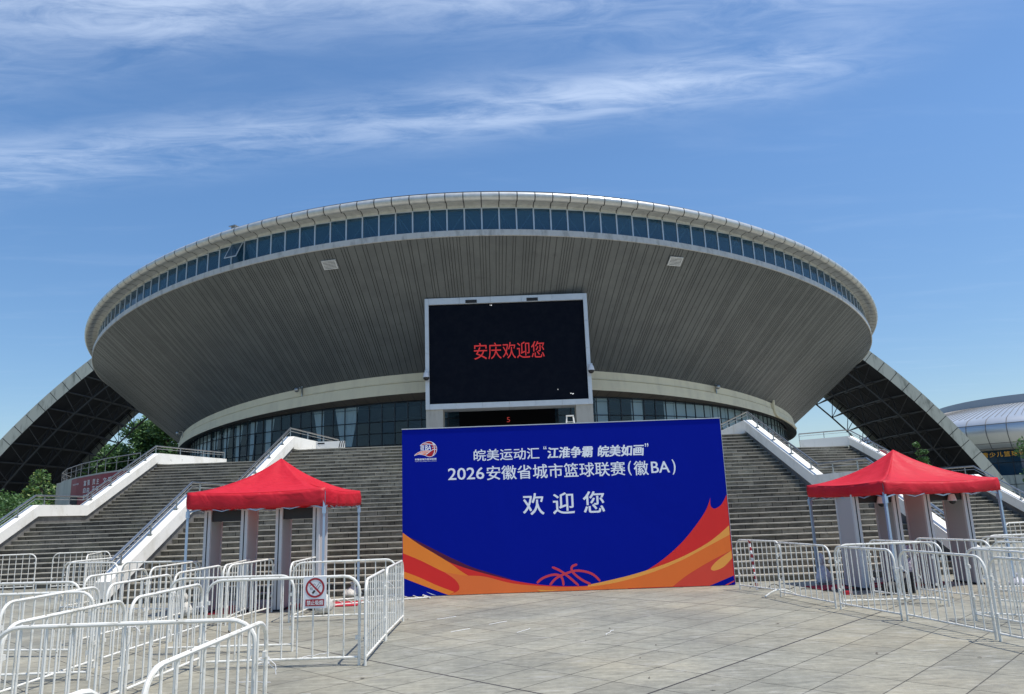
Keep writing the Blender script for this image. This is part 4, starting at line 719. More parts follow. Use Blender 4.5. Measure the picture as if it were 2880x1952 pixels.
# step ladder and hazard board on the forecourt
t = thing('step_ladder', 'white folding step ladder standing behind the top edge of the blue board', 'ladder', (3.0, 40.0, HP))
mb = MB()
for sx_ in (-1, 1):
    mb.bar((.36*sx_, -.42, 0), (.17*sx_, -.03, 2.0), .05, .06); 
for k in range(1, 7): mb.bar((-.34+.026*k, -.42+.055*k, .28*k), (.34-.026*k, -.42+.055*k, .28*k), .07, .022)
mb.box((0, 0, 2.02), (.42, .2, .05)); mb.build('front_frame', 'white', t)
mb = MB()
for sx_ in (-1, 1): mb.bar((.36*sx_, .45, 0), (.17*sx_, .05, 1.99), .045, .05)
for z in (.4, 1.0): mb.bar((-.28, .45-.2*z, z), (.28, .45-.2*z, z), .04, .03)
mb.build('rear_frame', 'white', t)
t = thing('hazard_board', 'low white board with black stripes at its right end, on top of the central steps', 'barrier board', (-8.05, 32.3, HP))
mb = MB(); mb.cur = 0; mb.box((0, 0, .20), (1.25, .06, .30)); mb.box((-.5, 0, .025), (.06, .3, .05)); mb.box((.5, 0, .025), (.06, .3, .05))
mb.cur = 1
for k in range(3): mb.poly([(.36+.09*k, -.034, .06), (.40+.09*k, -.034, .06), (.46+.09*k, -.034, .34), (.42+.09*k, -.034, .34)])
mb.box((-.40, -.034, .27), (.3, .004, .06)); mb.build('board', ['white', 'signblack'], t)

# ================================================================== vaulted canopy that arches over the arena
VX, VZ, V0, V1 = -6.8, -45.2, 108.0, 130.0
def VP(rad, y, a): return (rad*math.cos(a), y-V0, VZ+rad*math.sin(a))
va0, va1 = math.asin(45.2/90.8), math.pi-math.asin(45.2/90.8)
vault = thing('arched_canopy', 'long stained grey arched canopy with dark steel trusses underneath, crossing behind the arena', 'canopy', (VX, V0, 0))
NV = 84; an = [va0+(va1-va0)*k/NV for k in range(NV+1)]
for y0, sgn in ((V0, -1), (V1, 1)):
    mb = MB()
    for k in range(NV):
        g_ = (an[1]-an[0])*.022; a, b = an[k]+g_, an[k+1]-g_
        mb.cur = 0; j = random.uniform(0, .03)
        mb.quad(VP(89.1, y0+j*sgn, a), VP(89.1, y0+j*sgn, b), VP(90.85, y0+j*sgn, b), VP(90.85, y0+j*sgn, a))
        mb.cur = 1; mb.quad(VP(89.1, y0-.06*sgn, a-3*g_), VP(89.1, y0-.06*sgn, a+g_), VP(90.85, y0-.06*sgn, a+g_), VP(90.85, y0-.06*sgn, a-3*g_))
    mb.build('fascia', ['fascia', 'dark'], vault, recalc=False)
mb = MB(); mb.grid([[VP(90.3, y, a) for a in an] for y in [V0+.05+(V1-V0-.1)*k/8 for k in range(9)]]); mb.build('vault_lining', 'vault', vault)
mb = MB(); mb.grid([[VP(90.8, y, a) for a in an] for y in (V0+.02, V1-.02)]); mb.build('vault_roof', 'metalroof', vault)
mb = MB(); ys = [V0+.6, V0+6, V0+11.3, V0+16.6, V1-.6]; yb = [V0+3.3, V0+8.7, V0+14, V0+19.4]
an2 = [va0+.006+(va1-va0-.012)*k/54 for k in range(55)]; RT, RB = 89.9, 87.4
def vis(a): x = VX+89*math.cos(a); return x > 36 or x < -44
for y in ys: mb.tube([VP(RT, y, a) for a in an2], .10, 5)
RBs = [RB, RB, RB, 86.3]
for y, rb in zip(yb, RBs): mb.tube([VP(rb, y, .5*(an2[k]+an2[k+1])) for k in range(54)], .14, 5)
for k in range(54):
    a, b = an2[k], an2[k+1]; m_ = .5*(a+b)
    if not vis(m_): continue
    mb.tube([VP(rb, y, m_) for y, rb in zip(yb, RBs)], .09, 5)
    for i, (y, RB_) in enumerate(zip(yb, RBs)):
        for yt in (ys[i], ys[i+1]):
            for t in (a, b): mb.tube([VP(RB_, y, m_), VP(RT, yt, t)], .065, 5, caps=False)
    mb.tube([VP(RT, ys[0], a), VP(RT, ys[-1], a)], .13, 5)
mb.build('truss', 'truss', vault, smooth=True, recalc=False)

# ================================================================== second arena far right
fa = thing('round_hall', 'distant silver round hall with ribbed roof and yellow lettering, at the right edge', 'hall', (140, 195, 0))
FC = [2*math.pi*k/180 for k in range(181)]
fprof = [(42.2, 11.0), (43.6, 11.0), (44.4, 11.3), (45.3, 12.4), (46.2, 13.9), (46.5, 15.3), (46.1, 16.6), (45.0, 17.7), (43.4, 18.3), (36, 20.5), (26.5, 22.6)]
mb = MB(); mb.grid([[(r_*math.cos(t), r_*math.sin(t), z) for t in FC] for r_, z in fprof]); mb.build('shell', 'metalroof', fa, smooth=True)
mb = MB()
for k in range(72):
    t = 2*math.pi*k/72
    mb.tube([((r_+.05)*math.cos(t), (r_+.05)*math.sin(t), z+.02) for r_, z in fprof[1:9]], .075, 4)
    for q in (0, 1, 2): 
        t2 = t+q*2*math.pi/216; mb.tube([((r_)*math.cos(t2), (r_)*math.sin(t2), z+.05) for r_, z in fprof[8:]], .05, 4)
for r_, z in ((44.42, 11.32), (45.32, 12.4), (46.15, 16.6)): mb.tube([(r_*math.cos(t), r_*math.sin(t), z) for t in FC], .06, 4)
mb.build('seams', 'seam', fa)
mb = MB(); mb.grid([[(r_*math.cos(t), r_*math.sin(t), z+.35*math.sin(2*t)) for t in FC] for r_, z in ((26.2, 22.3), (26.0, 24.3), (25.0, 24.35))]); mb.build('roof_drum', 'drum', fa)
mb = MB(); mb.grid([[(r_*math.cos(t), r_*math.sin(t), z) for t in FC] for r_, z in ((25.2, 24.2), (12, 25.3), (.1, 25.6))]); mb.build('dome', 'metalroof', fa, smooth=True)
mb = MB(); mb.grid([[(42.2*math.cos(t), 42.2*math.sin(t), z) for t in FC] for z in (5.4, 11.0)]); mb.build('glass_band', 'fglass', fa)
mb = MB(); mb.grid([[(43*math.cos(t), 43*math.sin(t), z) for t in FC] for z in (0, 5.4)]); mb.grid([[(r_*math.cos(t), r_*math.sin(t), 5.4) for t in FC] for r_ in (42, 43)]); mb.build('base_wall', 'fascia', fa)
mb = MB()
for k in range(90):
    t = 2*math.pi*k/90; mb.tube([(42.3*math.cos(t), 42.3*math.sin(t), 5.4), (42.3*math.cos(t), 42.3*math.sin(t), 11)], .06, 4); mb.tube([(43.03*math.cos(t), 43.03*math.sin(t), 0), (43.03*math.cos(t), 43.03*math.sin(t), 5.4)], .05, 4)
for r_, z in ((42.3, 8.2), (43.03, 3.4)): mb.tube([(r_*math.cos(t), r_*math.sin(t), z) for t in FC], .06, 4)
mb.build('mullions', 'mull', fa)
mb = MB()
tc0 = math.atan2(-35, -30)
for k, ch in enumerate('青少儿篮球训练'):
    tt = R(-143.4)+k*R(1.9)
    put_text(mb, ch, lambda u, v: (43.2*math.cos(tt+u/43.2), 43.2*math.sin(tt+u/43.2), v), 0, 9.5, 1.2, 10.6, .02)
mb.build('lettering', 'yellow', fa, recalc=False)

# ================================================================== curved retaining walls beside the side flights, with banners
def rwall(label, pts, h, rail=True):
    t = thing('retaining_wall', label, 'wall', (pts[0][0], pts[0][1], 0)); o0 = Vector((pts[0][0], pts[0][1], 0)); mb = MB()
    P = [Vector((x, y, 0))-o0 for x, y in pts]
    for a, b in zip(P[:-1], P[1:]):
        d = (b-a).normalized(); n = Vector((-d.y, d.x, 0))*.15
        mb.prism([a-n, b-n, b+n, a+n], (0, 0, h))
    mb.build('wall', 'rwall', t)
    mb = MB()
    tp = [p+Vector((0, 0, h+.75)) for p in P]; mb.tube(tp, .025, 6); mb.tube([p-Vector((0, 0, .3)) for p in tp], .012, 6)
    for a, b in zip(tp[:-1], tp[1:]):
        for k in range(3): c = a.lerp(b, k/3); mb.tube([c-Vector((0, 0, .8)), c], .015, 6)
    if rail: mb.build('railing', 'bframe', t)
    return t
wl = [(-19.4, 38.4), (-22.6, 41.0), (-25.8, 44.2), (-28.8, 47.8), (-31.4, 51.6), (-33.2, 55.6)]
rwall('curved grey concrete wall carrying the dark red slogan banner, left of the steps', wl, 4.75)
wr = [(19.6, 43.0), (22.3, 45.6), (26.6, 52), (31.5, 60), (35.6, 67)]
rwall('grey concrete wall half hidden behind the right tent, below the arch', wr, 4.75, False)
def on_wall(pts, s, off):
    # point at distance s along a polyline, off metres to its outer side
    for a, b in zip(pts[:-1], pts[1:]):
        l = math.dist(a, b)
        if s <= l or b == pts[-1]:
            d = ((b[0]-a[0])/l, (b[1]-a[1])/l); return (a[0]+d[0]*s, a[1]+d[1]*s, d)
        s -= l
def slogan(label, pts, s0, s1, z0, z1, side, lines, logo=None):
    mb = MB(); n = 24
    def fn(u, v, k=0.0):
        x, y, d = on_wall(pts, u, 0); off = (.175+k)*side
        return (x-d[1]*off, y+d[0]*off, v)
    mb.cur = 0; mb.grid([[fn(s0+(s1-s0)*q/n, z) for q in range(n+1)] for z in (z0, z1)])
    mb.grid([[fn(s0+(s1-s0)*q/n, z1, k_) for q in range(n+1)] for k_ in (-.02, 0)])
    mb.cur = 1
    for txt, u0, u1, v0, v1 in lines:
        put_text(mb, txt, lambda u, v: fn(u, v, .03), u0, v0, u1, v1, .01)
    if logo: mb.cur = 2; mb.grid([[fn(logo[0]+(logo[1]-logo[0])*q/6, z, .015) for q in range(7)] for z in (logo[2], logo[3])])
    o = mb.build('slogan_banner', ['sbanner', 'paper', 'vault'], None, recalc=False); tag(o, label, 'banner'); return o
rows = ['富强 民主 文明 和谐', '自由 平等 公正 法治', '爱国 敬业 诚信 友善']
# text reads left to right seen from the plaza, i.e. from the far end of the wall towards the steps
LW = sum(math.dist(a, b) for a, b in zip(wl[:-1], wl[1:])); wlr = wl[::-1]
lines = []
for r_, row in enumerate(rows):
    for w_, word in enumerate(row.split()):
        for c_, ch in enumerate(word):
            u0 = LW-7.1+w_*1.65+c_*.66; lines.append((ch, u0, u0+.46, 4.14-r_*.40, 4.44-r_*.40))
lines.append(('社会主义核心价值观', LW-9.6, LW-8.1, 4.26, 4.36))
slogan('dark red banner with white Chinese slogans hung on the curved wall', wlr, LW-10.3, LW-.5, 2.9, 4.66, -1, lines, (LW-10.2, LW-8.2, 2.95, 3.6))
slogan('dark red banner on the wall behind the right tent peak', wr, .4, 4.6, 1.4, 4.7, -1, [])

# ================================================================== welcome board
BX0, BW, BH, BY = -2.87, 8.08, 4.06, 18.78
bd = thing('welcome_board', 'huge blue and orange welcome board with white Chinese lettering, standing before the steps', 'billboard', (BX0, BY, 0))
mb = MB()
for k in range(7): x = .04+(BW-.08)*k/6; mb.box((x, .12, BH/2), (.05, .05, BH-.02)); mb.box((x, 1.35, .03), (.05, 2.4, .05)); mb.bar((x, .16, BH*.85), (x, 2.4, .06), .05, .05)
for k in range(5): z = .06+(BH-.12)*k/4; mb.box((BW/2, .175, z), (BW-.02, .05, .05))
mb.build('frame', 'bframe', bd)
kinds = ['p_blue', 'p_sweep_red', 'p_maroon', 'p_orange', 'p_orange_mid', 'p_orange_low', 'p_red_low', 'p_light', 'p_white', 'p_pink', 'p_logo', 'clad']
ki = {k[2:]: i for i, k in enumerate(kinds)}
mb = MB(); mb.box((BW/2, .05, BH/2+.01), (BW, .07, BH-.02)); mb.cur = 11; mb.box((BW/2, .05, BH+.012), (BW+.02, .10, .02)); mb.box((BW+.006, .05, BH/2+.01), (.008, .08, BH-.03))
lay = [.01485]
def F(off): return lambda u, v: (min(max(u, .004), BW-.004), off, min(max(v, .012), BH-.004))
def nxt(): lay[0] -= .00006; return lay[0]
for kind, pts in SHAPES:
    mb.cur = ki[kind]; f = F(nxt()); mb.poly([f(u, v) for u, v in pts])
def ribbon(pts, wd, f):
    l, r_ = stroke2d(pts, wd); mb.grid([[f(*p) for p in l], [f(*p) for p in r_]])
mb.cur = ki['pink']
for s_ in STROKES: ribbon(s_, .055, F(nxt()))
# emblem: ball with two trailing swooshes
mb.cur = ki['white']; f = F(nxt()); mb.poly([f(u, v) for u, v in LOGO['ball']])
cxl = sum(p[0] for p in LOGO['ball'])/len(LOGO['ball']); cyl = sum(p[1] for p in LOGO['ball'])/len(LOGO['ball'])
mb.cur = ki['logo']; f = F(nxt()); mb.poly([f(cxl+(u-cxl)*.945, cyl+(v-cyl)*.945) for u, v in LOGO['ball']])
for part in ('hole', 'top', 'tail', 'low'):
    P_ = LOGO[part]; f = F(nxt()); mb.cur = ki['blue'] if part == 'hole' else ki['orange_low'] if part == 'tail' else ki['logo']
    mb.poly([f(u, v) for u, v in P_])
    if part != 'hole': mb.cur = ki['white']; ribbon(P_+[P_[0]], .011, F(nxt()))
mb.cur = ki['white']
for s_ in LOGO['seams']: ribbon(s_, .013, F(nxt()))
f = F(nxt())
for t_, u0, v0, u1, v1, bold, shear in TEXTS:
    put_text(mb, t_, f, u0, v0, u1, v1, bold, shear)
mb.build('print_panel', kinds, bd, recalc=False)

# ================================================================== crowd barriers
BL, BHH = 2.06, 1.13
GB = 'white steel crowd barriers'
def barrier_mesh(root, arch_feet=False):
    r_ = .20; fr = MB(); Z0 = .10; hl = BL/2-.03
    # hoop: posts and top rail in one bent tube
    pts = [(-hl, 0, .0), (-hl, 0, BHH-r_)] + [(-hl+r_-r_*math.cos(R(a)), 0, BHH-r_+r_*math.sin(R(a))-.0) for a in (18, 36, 54, 72, 90)] + [(hl-r_+r_*math.sin(R(a)), 0, BHH-r_+r_*math.cos(R(a))) for a in (0, 18, 36, 54, 72, 90)] + [(hl, 0, 0)]
    fr.cur = 0; fr.tube([(x, y, z-.019 if z > .3 else z) for x, y, z in pts], .0195, 8)
    fr.tube([(-hl+.02, 0, Z0), (hl-.02, 0, Z0)], .0165, 8)
    # scuffs where paint has chipped off
    fr.cur = 1
    rs = random.Random(5)
    for _ in range(9):
        x = rs.uniform(-hl+.25, hl-.25); a = rs.uniform(-1.3, 1.9); fr.ball((x, .0185*math.sin(a), BHH-.019+.0185*math.cos(a)), rs.uniform(.004, .008), 6, 4, (rs.uniform(1, 2.2), .6, .6))
    for sgn in (-1, 1):
        fr.cur = 0; fr.box((sgn*(hl-.028), 0, .34), (.045, .03, .05)); fr.box((sgn*(hl-.028), 0, BHH-.30), (.045, .03, .05))
    fr.build('frame', ['barrier', 'chip'], root, smooth=True)
    for k in range(1, 10):
        b_ = MB(); x = -hl+2*hl*k/10; b_.tube([(x, 0, Z0+.012), (x, 0, BHH-.03)], .0105, 7); b_.build('upright', 'barrier', root, smooth=True)
    if arch_feet:
        b_ = MB(); b_.tube([(-hl, -.36+.72*q/10, .02+.13*math.sin(math.pi*q/10)) for q in range(11)], .018, 7); b_.build('arched_foot', 'barrier', root, smooth=True)
rz0 = random.Random(3)
protos = []
for arch in (False, True):
    p_ = thing('crowd_barrier', 'x', 'barrier', (0, 0, 0), 0, GB); barrier_mesh(p_, arch); protos.append(p_)
used = [False, False]
def barrier(x0, y0, x1, y1, label, sz=1.0, arch=False, keep=None):
    dx, dy = x1-x0, y1-y0; ln = math.hypot(dx, dy); c = ((x0+x1)/2, (y0+y1)/2, 0); rz = math.atan2(dy, dx); sx_ = ln/BL
    i = int(arch)
    if not used[i]:
        used[i] = True; r_ = protos[i]; r_.location = c; r_.rotation_euler = (0, 0, rz); r_.scale = (sx_, 1, sz); r_['label'] = label
    else: r_ = dup(protos[i], c, rz, label, sx_, sz)
    return r_
K_ = 1.0
BAR = [
 # left: rear line, cross pieces, lanes
 (-17.75, 24.6, -15.68, 24.85, 'white crowd barrier at far left before the side steps, running out of view'),
 (-15.05, 24.62, -13.3, 24.9, 'white crowd barrier in front of the left side steps, right of the far left one'),
 (-12.75, 22.5, -13.35, 24.45, 'white crowd barrier seen almost end on, standing before the left side steps'),
 (-11.0, 18.6, -10.6, 20.5, 'white crowd barrier running back beside the foot of the left white balustrade'),
 (-11.0, 18.45, -9.2, 17.6, 'white crowd barrier just before the foot of the left white balustrade'),
 (-9.15, 17.6, -7.1, 17.0, 'white crowd barrier left of the left metal detectors, crossing behind the blue tent pole'),
 (-7.3, 15.1, -7.1, 17.1, 'white crowd barrier running back to the front left pole of the left tent'),
 (-7.5, 13.2, -7.3, 15.08, 'white crowd barrier in the outer left lane, in line before the tent pole'),
 (-6.1, 11.35, -5.98, 13.25, 'white crowd barrier in the second lane from the left, middle of its row'),
 (-5.98, 13.27, -5.9, 15.25, 'white crowd barrier leading to the first left metal detector'),
 (-5.8, 15.0, -5.98, 17.1, 'white crowd barrier between the two left metal detectors, left one of two'),
 (-5.72, 15.0, -5.42, 16.9, 'white crowd barrier between the two left metal detectors, right one of two'),
 (-8.95, 12.5, -6.93, 12.18, 'white crowd barrier crossing at the left edge, the farther of two'),
 (-7.75, 10.4, -5.7, 10.38, 'white crowd barrier crossing at the left edge, the nearer of two'),
 (-6.2, 9.2, -6.12, 11.25, 'white crowd barrier in the second lane from the left, nearest of its row'),
 (-4.78, 7.15, -4.68, 9.2, 'white crowd barrier running back from the long front left corner'),
 (-4.78, 7.02, -2.36, 7.02, 'white crowd barrier across the front left, its top rail level with the sign'),
 (-2.31, 4.78, -2.27, 6.98, 'nearest white crowd barrier with chipped paint, running back to a wired corner'),
 (-2.62, 2.5, -2.36, 4.5, 'white crowd barrier at the bottom edge, only its chipped top corner showing'),
 (-4.66, 9.22, -4.56, 11.1, 'white crowd barrier running back to the left end of the no smoking barrier'),
 (-4.4, 10.75, -2.2, 10.72, 'white crowd barrier with the no smoking sign hung on it', 1.05),
 (-5.5, 12.05, -3.48, 11.95, 'white crowd barrier parallel to and just behind the no smoking barrier'),
 (-4.52, 15.1, -4.5, 17.1, 'white crowd barrier running back under the left tent, beside its right detector'),
 (-4.48, 15.1, -2.42, 15.2, 'white crowd barrier crossing behind the no smoking sign, near the white sandbags'),
 (-2.14, 10.65, -2.2, 12.6, 'white crowd barrier running back from the right end of the no smoking barrier'),
 (-2.21, 12.68, -2.24, 14.75, 'white crowd barrier next to the left lower corner of the blue board'),
 # right: lane edge and pens
 (5.05, 17.9, 5.62, 16.5, 'white crowd barrier with red and white tape, touching the blue board'),
 (5.45, 16.35, 5.8, 14.35, 'white crowd barrier on an arched foot, second from the blue board', 1.0, True),
 (5.84, 14.3, 6.2, 12.75, 'white crowd barrier third in the line from the blue board, before the left detector panel'),
 (6.26, 12.75, 6.54, 10.85, 'white crowd barrier in the right hand line, fourth from the blue board'),
 (6.52, 10.8, 6.84, 8.8, 'white crowd barrier at the right edge, fifth and nearest in the line from the board'),
 (6.0, 14.6, 7.85, 14.55, 'white crowd barrier crossing straight before the right tent detectors, behind the line'),
 (7.2, 15.9, 7.75, 14.1, 'white crowd barrier just behind the straight crossing one, beside the front tent pole'),
 (8.2, 16.0, 8.72, 14.2, 'white crowd barrier running out between the two right detectors'),
 (7.3, 12.7, 8.75, 11.3, 'white crowd barrier angled to the right edge, upper of the crossed pair'),
 (7.25, 12.55, 7.5, 10.55, 'white crowd barrier angled to the right edge, lower of the crossed pair'),
 (9.4, 15.7, 9.9, 13.75, 'white crowd barrier right of the last detector, inner of two'),
 (8.55, 14.0, 9.6, 12.35, 'white crowd barrier right of the last detector, outer of two'),
 (9.6, 15.85, 11.6, 15.8, 'white crowd barrier crossing under the right tent pole at the right edge'),
 (13.7, 21.6, 15.6, 22.2, 'white crowd barrier far behind the right tent pole, before the side steps'),
]
for row in BAR:
    x0, y0, x1, y1, lab = row[:5]; szz = row[5] if len(row) > 5 and row[5] else 1.0
    barrier(x0, y0, x1, y1, lab, szz, len(row) > 6)
# one barrier lies flat on the paving by the board
ly = dup(protos[0], (-3.15, 17.82, .03), R(23.2), 'white crowd barrier lying flat on the paving at the foot of the blue board', 1.1)
ly.rotation_euler = (R(90), 0, R(23.2)); ly.rotation_euler = (Matrix.Rotation(R(23.2), 3, 'Z') @ Matrix.Rotation(R(-90), 3, 'X')).to_euler()

# no smoking sign
sg = thing('no_smoking_sign', 'white sign with red no smoking symbol and Chinese words hung on a barrier', 'sign', (-3.0, 10.685, .76))
mb = MB(); mb.cur = 0; W_, H_ = .312, .418; mb.box((W_/2, .012, H_/2), (W_, .008, H_)); y_ = .005
cx_, cz_ = W_*.5, H_*.645; ro_, ri_ = .132, .106
mb.cur = 1; n = 48
for k in range(n):
    a, b = 2*math.pi*k/n, 2*math.pi*(k+1)/n
    mb.quad(*[(cx_+r_*math.cos(t), y_, cz_+r_*math.sin(t)) for r_, t in ((ro_, a), (ro_, b), (ri_, b), (ri_, a))])
mb.poly([(W_*.085, y_, .028), (W_*.915, y_, .028), (W_*.915, y_, .118), (W_*.085, y_, .118)])
mb.cur = 2
def rr(x, z, w_, h_, ang, y2):
    c, s = math.cos(ang), math.sin(ang); mb.poly([(cx_+x+c*a-s*b, y2, cz_+z+s*a+c*b) for a, b in ((-w_/2, -h_/2), (w_/2, -h_/2), (w_/2, h_/2), (-w_/2, h_/2))])
rr(-.018, -.055, .050, .026, R(48), y_-.001)          # ember end
for d_ in (-.016, .016): rr(.04-.70*d_, .012+.70*d_, .075, .006, R(52), y_-.001)   # cigarette outline
def ribz(pts, wd, y2):
    l, r_ = stroke2d(pts, wd); mb.grid([[(cx_+p[0], y2, cz_+p[1]) for p in l], [(cx_+p[0], y2, cz_+p[1]) for p in r_]])
ribz([(.052, .055), (.062, .066), (.076, .062), (.078, .048)], .006, y_-.001)
ribz([(-.075, .022), (-.062, .036), (-.05, .040)], .007, y_-.001); ribz([(-.03, .048), (-.012, .052), (.002, .044), (.006, .026)], .006, y_-.001)
ribz([(-.06, -.03), (-.063, -.012), (-.052, .0), (-.035, .003)], .006, y_-.001); ribz([(-.045, -.03), (-.042, -.016), (-.028, -.012)], .005, y_-.001)
mb.cur = 1; rr(0, 0, .23, .024, R(-45), y_-.002)
mb.cur = 0; put_text(mb, '禁止吸烟', lambda u, v: (u, y_-.0015, v), W_*.145, .042, W_*.86, .104, .02)
mb.build('sign_plate', ['paper', 'signred', 'signblack'], sg, recalc=False)

# ================================================================== tents
def tent(label, cor, zv, ze, zp, valance, legz=0.0):
    """cor: four ground corners in order; zv valance bottom, ze eave, zp peak"""
    cx_ = sum(c[0] for c in cor)/4; cy_ = sum(c[1] for c in cor)/4
    t = thing('canopy_tent', label, 'tent', (cx_, cy_, 0)); C_ = [Vector((c[0]-cx_, c[1]-cy_, 0)) for c in cor]
    mb = MB(); n = 14; rs = random.Random(11)
    for i in range(4):
        a, b = C_[i], C_[(i+1) % 4]; rows = []
        for j in range(n+1):
            v = j/n; row = []
            for k in range(15):
                u = k/14; p = a.lerp(b, u); q = p*(1-v)
                # cloth sags between the corner ribs, flares out at the eaves
                rise = (.14*v+.86*v**1.95); rib = abs(2*u-1)
                z = ze+(zp-ze)*rise*(1-.0*v) - .05*(1-rib**2)*math.sin(math.pi*min(1, v*1.15))*(1-v) - .05*(1-rib**2)*(1-v) + .012*math.sin(11*u+5*v+i)*math.sin(math.pi*v)
                row.append(Vector((q.x, q.y, z)))
            rows.append(row)
        mb.grid(rows)
        # valance with soft folds
        val = []
        d = (b-a).normalized(); nn = Vector((d.y, -d.x, 0))
        for j in range(6):
            v = j/5; row = []
            for k in range(29):
                u = k/28; p = a.lerp(b, u); rib = abs(2*u-1)
                z = ze-.06*(1-rib**2)-(ze-zv-.06*(1-rib**2)*0)*v
                o = .018*math.sin(23*u+3*i)*v + .012*math.sin(51*u+i)*v + .02*math.sin(math.pi*v)
                row.append(Vector((p.x, p.y, z + (.03*(1-rib)*v))) + nn*o)
            val.append(row)
        mb.grid(val)
    o = mb.build('canopy', 'tent', t, smooth=True, merge=True)
    md = o.modifiers.new('solid', 'SOLIDIFY'); md.thickness = .006
    for c in C_:
        mb = MB(); c2 = c*.985; mb.box((c2.x, c2.y, (ze-.05)/2), (.05, .05, ze-.05), .3); mb.box((c2.x, c2.y, .45), (.062, .062, .9), .3); mb.box((c2.x, c2.y, .008), (.16, .16, .016), .3); mb.box((c2.x, c2.y, zv-.12), (.08, .08, .14), .3)
        mb.build('pole', 'tentpole', t)
    mb = MB()
    for i in range(4):
        a, b = C_[i]*.98, C_[(i+1) % 4]*.98
        for s0, s1 in ((0, .25), (.25, .5), (.5, .75), (.75, 1)):
            hi, lo = zv+.10, zv-.07
            z0, z1 = (hi, lo) if s0 in (0, .5) else (lo, hi)
            p, q = a.lerp(b, s0), a.lerp(b, s1); mb.bar((p.x, p.y, z0), (q.x, q.y, z1), .028, .016); mb.bar((p.x, p.y, z1), (q.x, q.y, z0), .016, .028)
    mb.build('folding_frame', 'tentpole', t)
    mb = MB(); mb.tube([(0, 0, zv+.1), (0, 0, zp-.02)], .02, 6); mb.build('centre_pole', 'tentpole', t)
    return t
tent('red pop up tent over the two left metal detectors, left of the blue board', [(-7.28, 16.6), (-4.2, 16.45), (-4.08, 19.55), (-7.2, 19.7)], 2.24, 2.60, 3.40, .36)
tent('red pop up tent over the two right metal detectors, right of the blue board', [(7.14, 18.6), (7.74, 15.98), (10.82, 16.98), (10.2, 19.6)], 2.03, 2.31, 3.06, .28)

# ================================================================== walk through metal detectors
def detector(label, loc, rz, w_, lamp, H__=2.2, dp=.62):
    t = thing('metal_detector', label, 'metal detector', loc, rz, 'walk through metal detectors')
    for s_ in (-1, 1):
        mb = MB(); x = s_*w_/2; mb.cur = 0; mb.box((x, 0, H__/2), (.13, dp-.13, H__)); mb.cur = 1
        for e in (-1, 1): mb.box((x, e*(dp/2-.032), H__/2+.002), (.15, .064, H__))
        mb.cur = 2
        for e in (-1, 1): mb.box((x+s_*.0, e*(dp/2+.001), H__/2), (.022, .006, H__-.06))
        mb.box((x, 0, .02), (.20, dp+.06, .04))
        for q in (-.1, .1): mb.box((x-s_*.067, q, H__-.12), (.006, .05, .05))
        mb.build('side_panel', ['gate', 'gatel', 'blackrub'], t)
    mb = MB(); mb.box((0, 0, H__-.13), (w_-.16, dp-.1, .24)); mb.build('header', 'black', t)
    if lamp:
        mb = MB(); mb.ball((w_*.12, -dp/2-.02, H__-.27), .075, 12, 8); mb.build('dome_camera', 'black', t, smooth=True)
        mb = MB(); mb.tube([(w_*.12, -dp/2-.02, H__-.12), (w_*.12, -dp/2-.02, H__-.27)], .1, 12, rr=[.06, .10]); mb.build('camera_cap', 'domec', t, smooth=True)
    return t
detector('grey metal detector gate under the left tent, the left one', (-6.5, 17.2, 0), R(-3), .84, False)
detector('grey metal detector gate under the left tent, the right one', (-4.90, 17.2, 0), R(-3), .84, False)
detector('grey metal detector gate under the right tent, the left one', (8.0, 17.4, 0), R(6), .96, True, 2.1, .74)
detector('grey metal detector gate under the right tent, the right one', (9.68, 17.55, 0), R(6), .96, True, 2.1, .74)

def slab(name, label, cat, c, d, rz, m, group=None):
    mb = MB(); nx, ny = 12, 6; x, y, z = d
    mb.grid([[(-x/2+x*a/nx, -y/2+y*b/ny, z+random.uniform(0, .006)) for a in range(nx+1)] for b in range(ny+1)])
    mb.prism([(-x/2, -y/2, 0), (x/2, -y/2, 0), (x/2, y/2, 0), (-x/2, y/2, 0)], (0, 0, z-.001))
    o = mb.build(name, m); o.location = (c[0], c[1], .004); o.rotation_euler = (0, 0, rz); return tag(o, label, cat, group)
slab('floor_mat', 'red mat on the paving under the left detector gate of the left tent', 'mat', (-6.5, 17.5), (.62, 1.5, .012), 0, 'carpet')
slab('floor_mat', 'red mat sticking out right of the left tent detectors, beside the white sandbags', 'mat', (-4.55, 17.75), (1.7, .9, .012), R(4), 'carpet')
slab('floor_mat', 'red mat on the paving left of the right tent detectors', 'mat', (7.35, 17.65), (1.5, .8, .012), R(8), 'carpet')
slab('floor_mat', 'red mat between the detectors of the right tent', 'mat', (9.0, 17.9), (1.3, 1.0, .012), R(24), 'carpet')

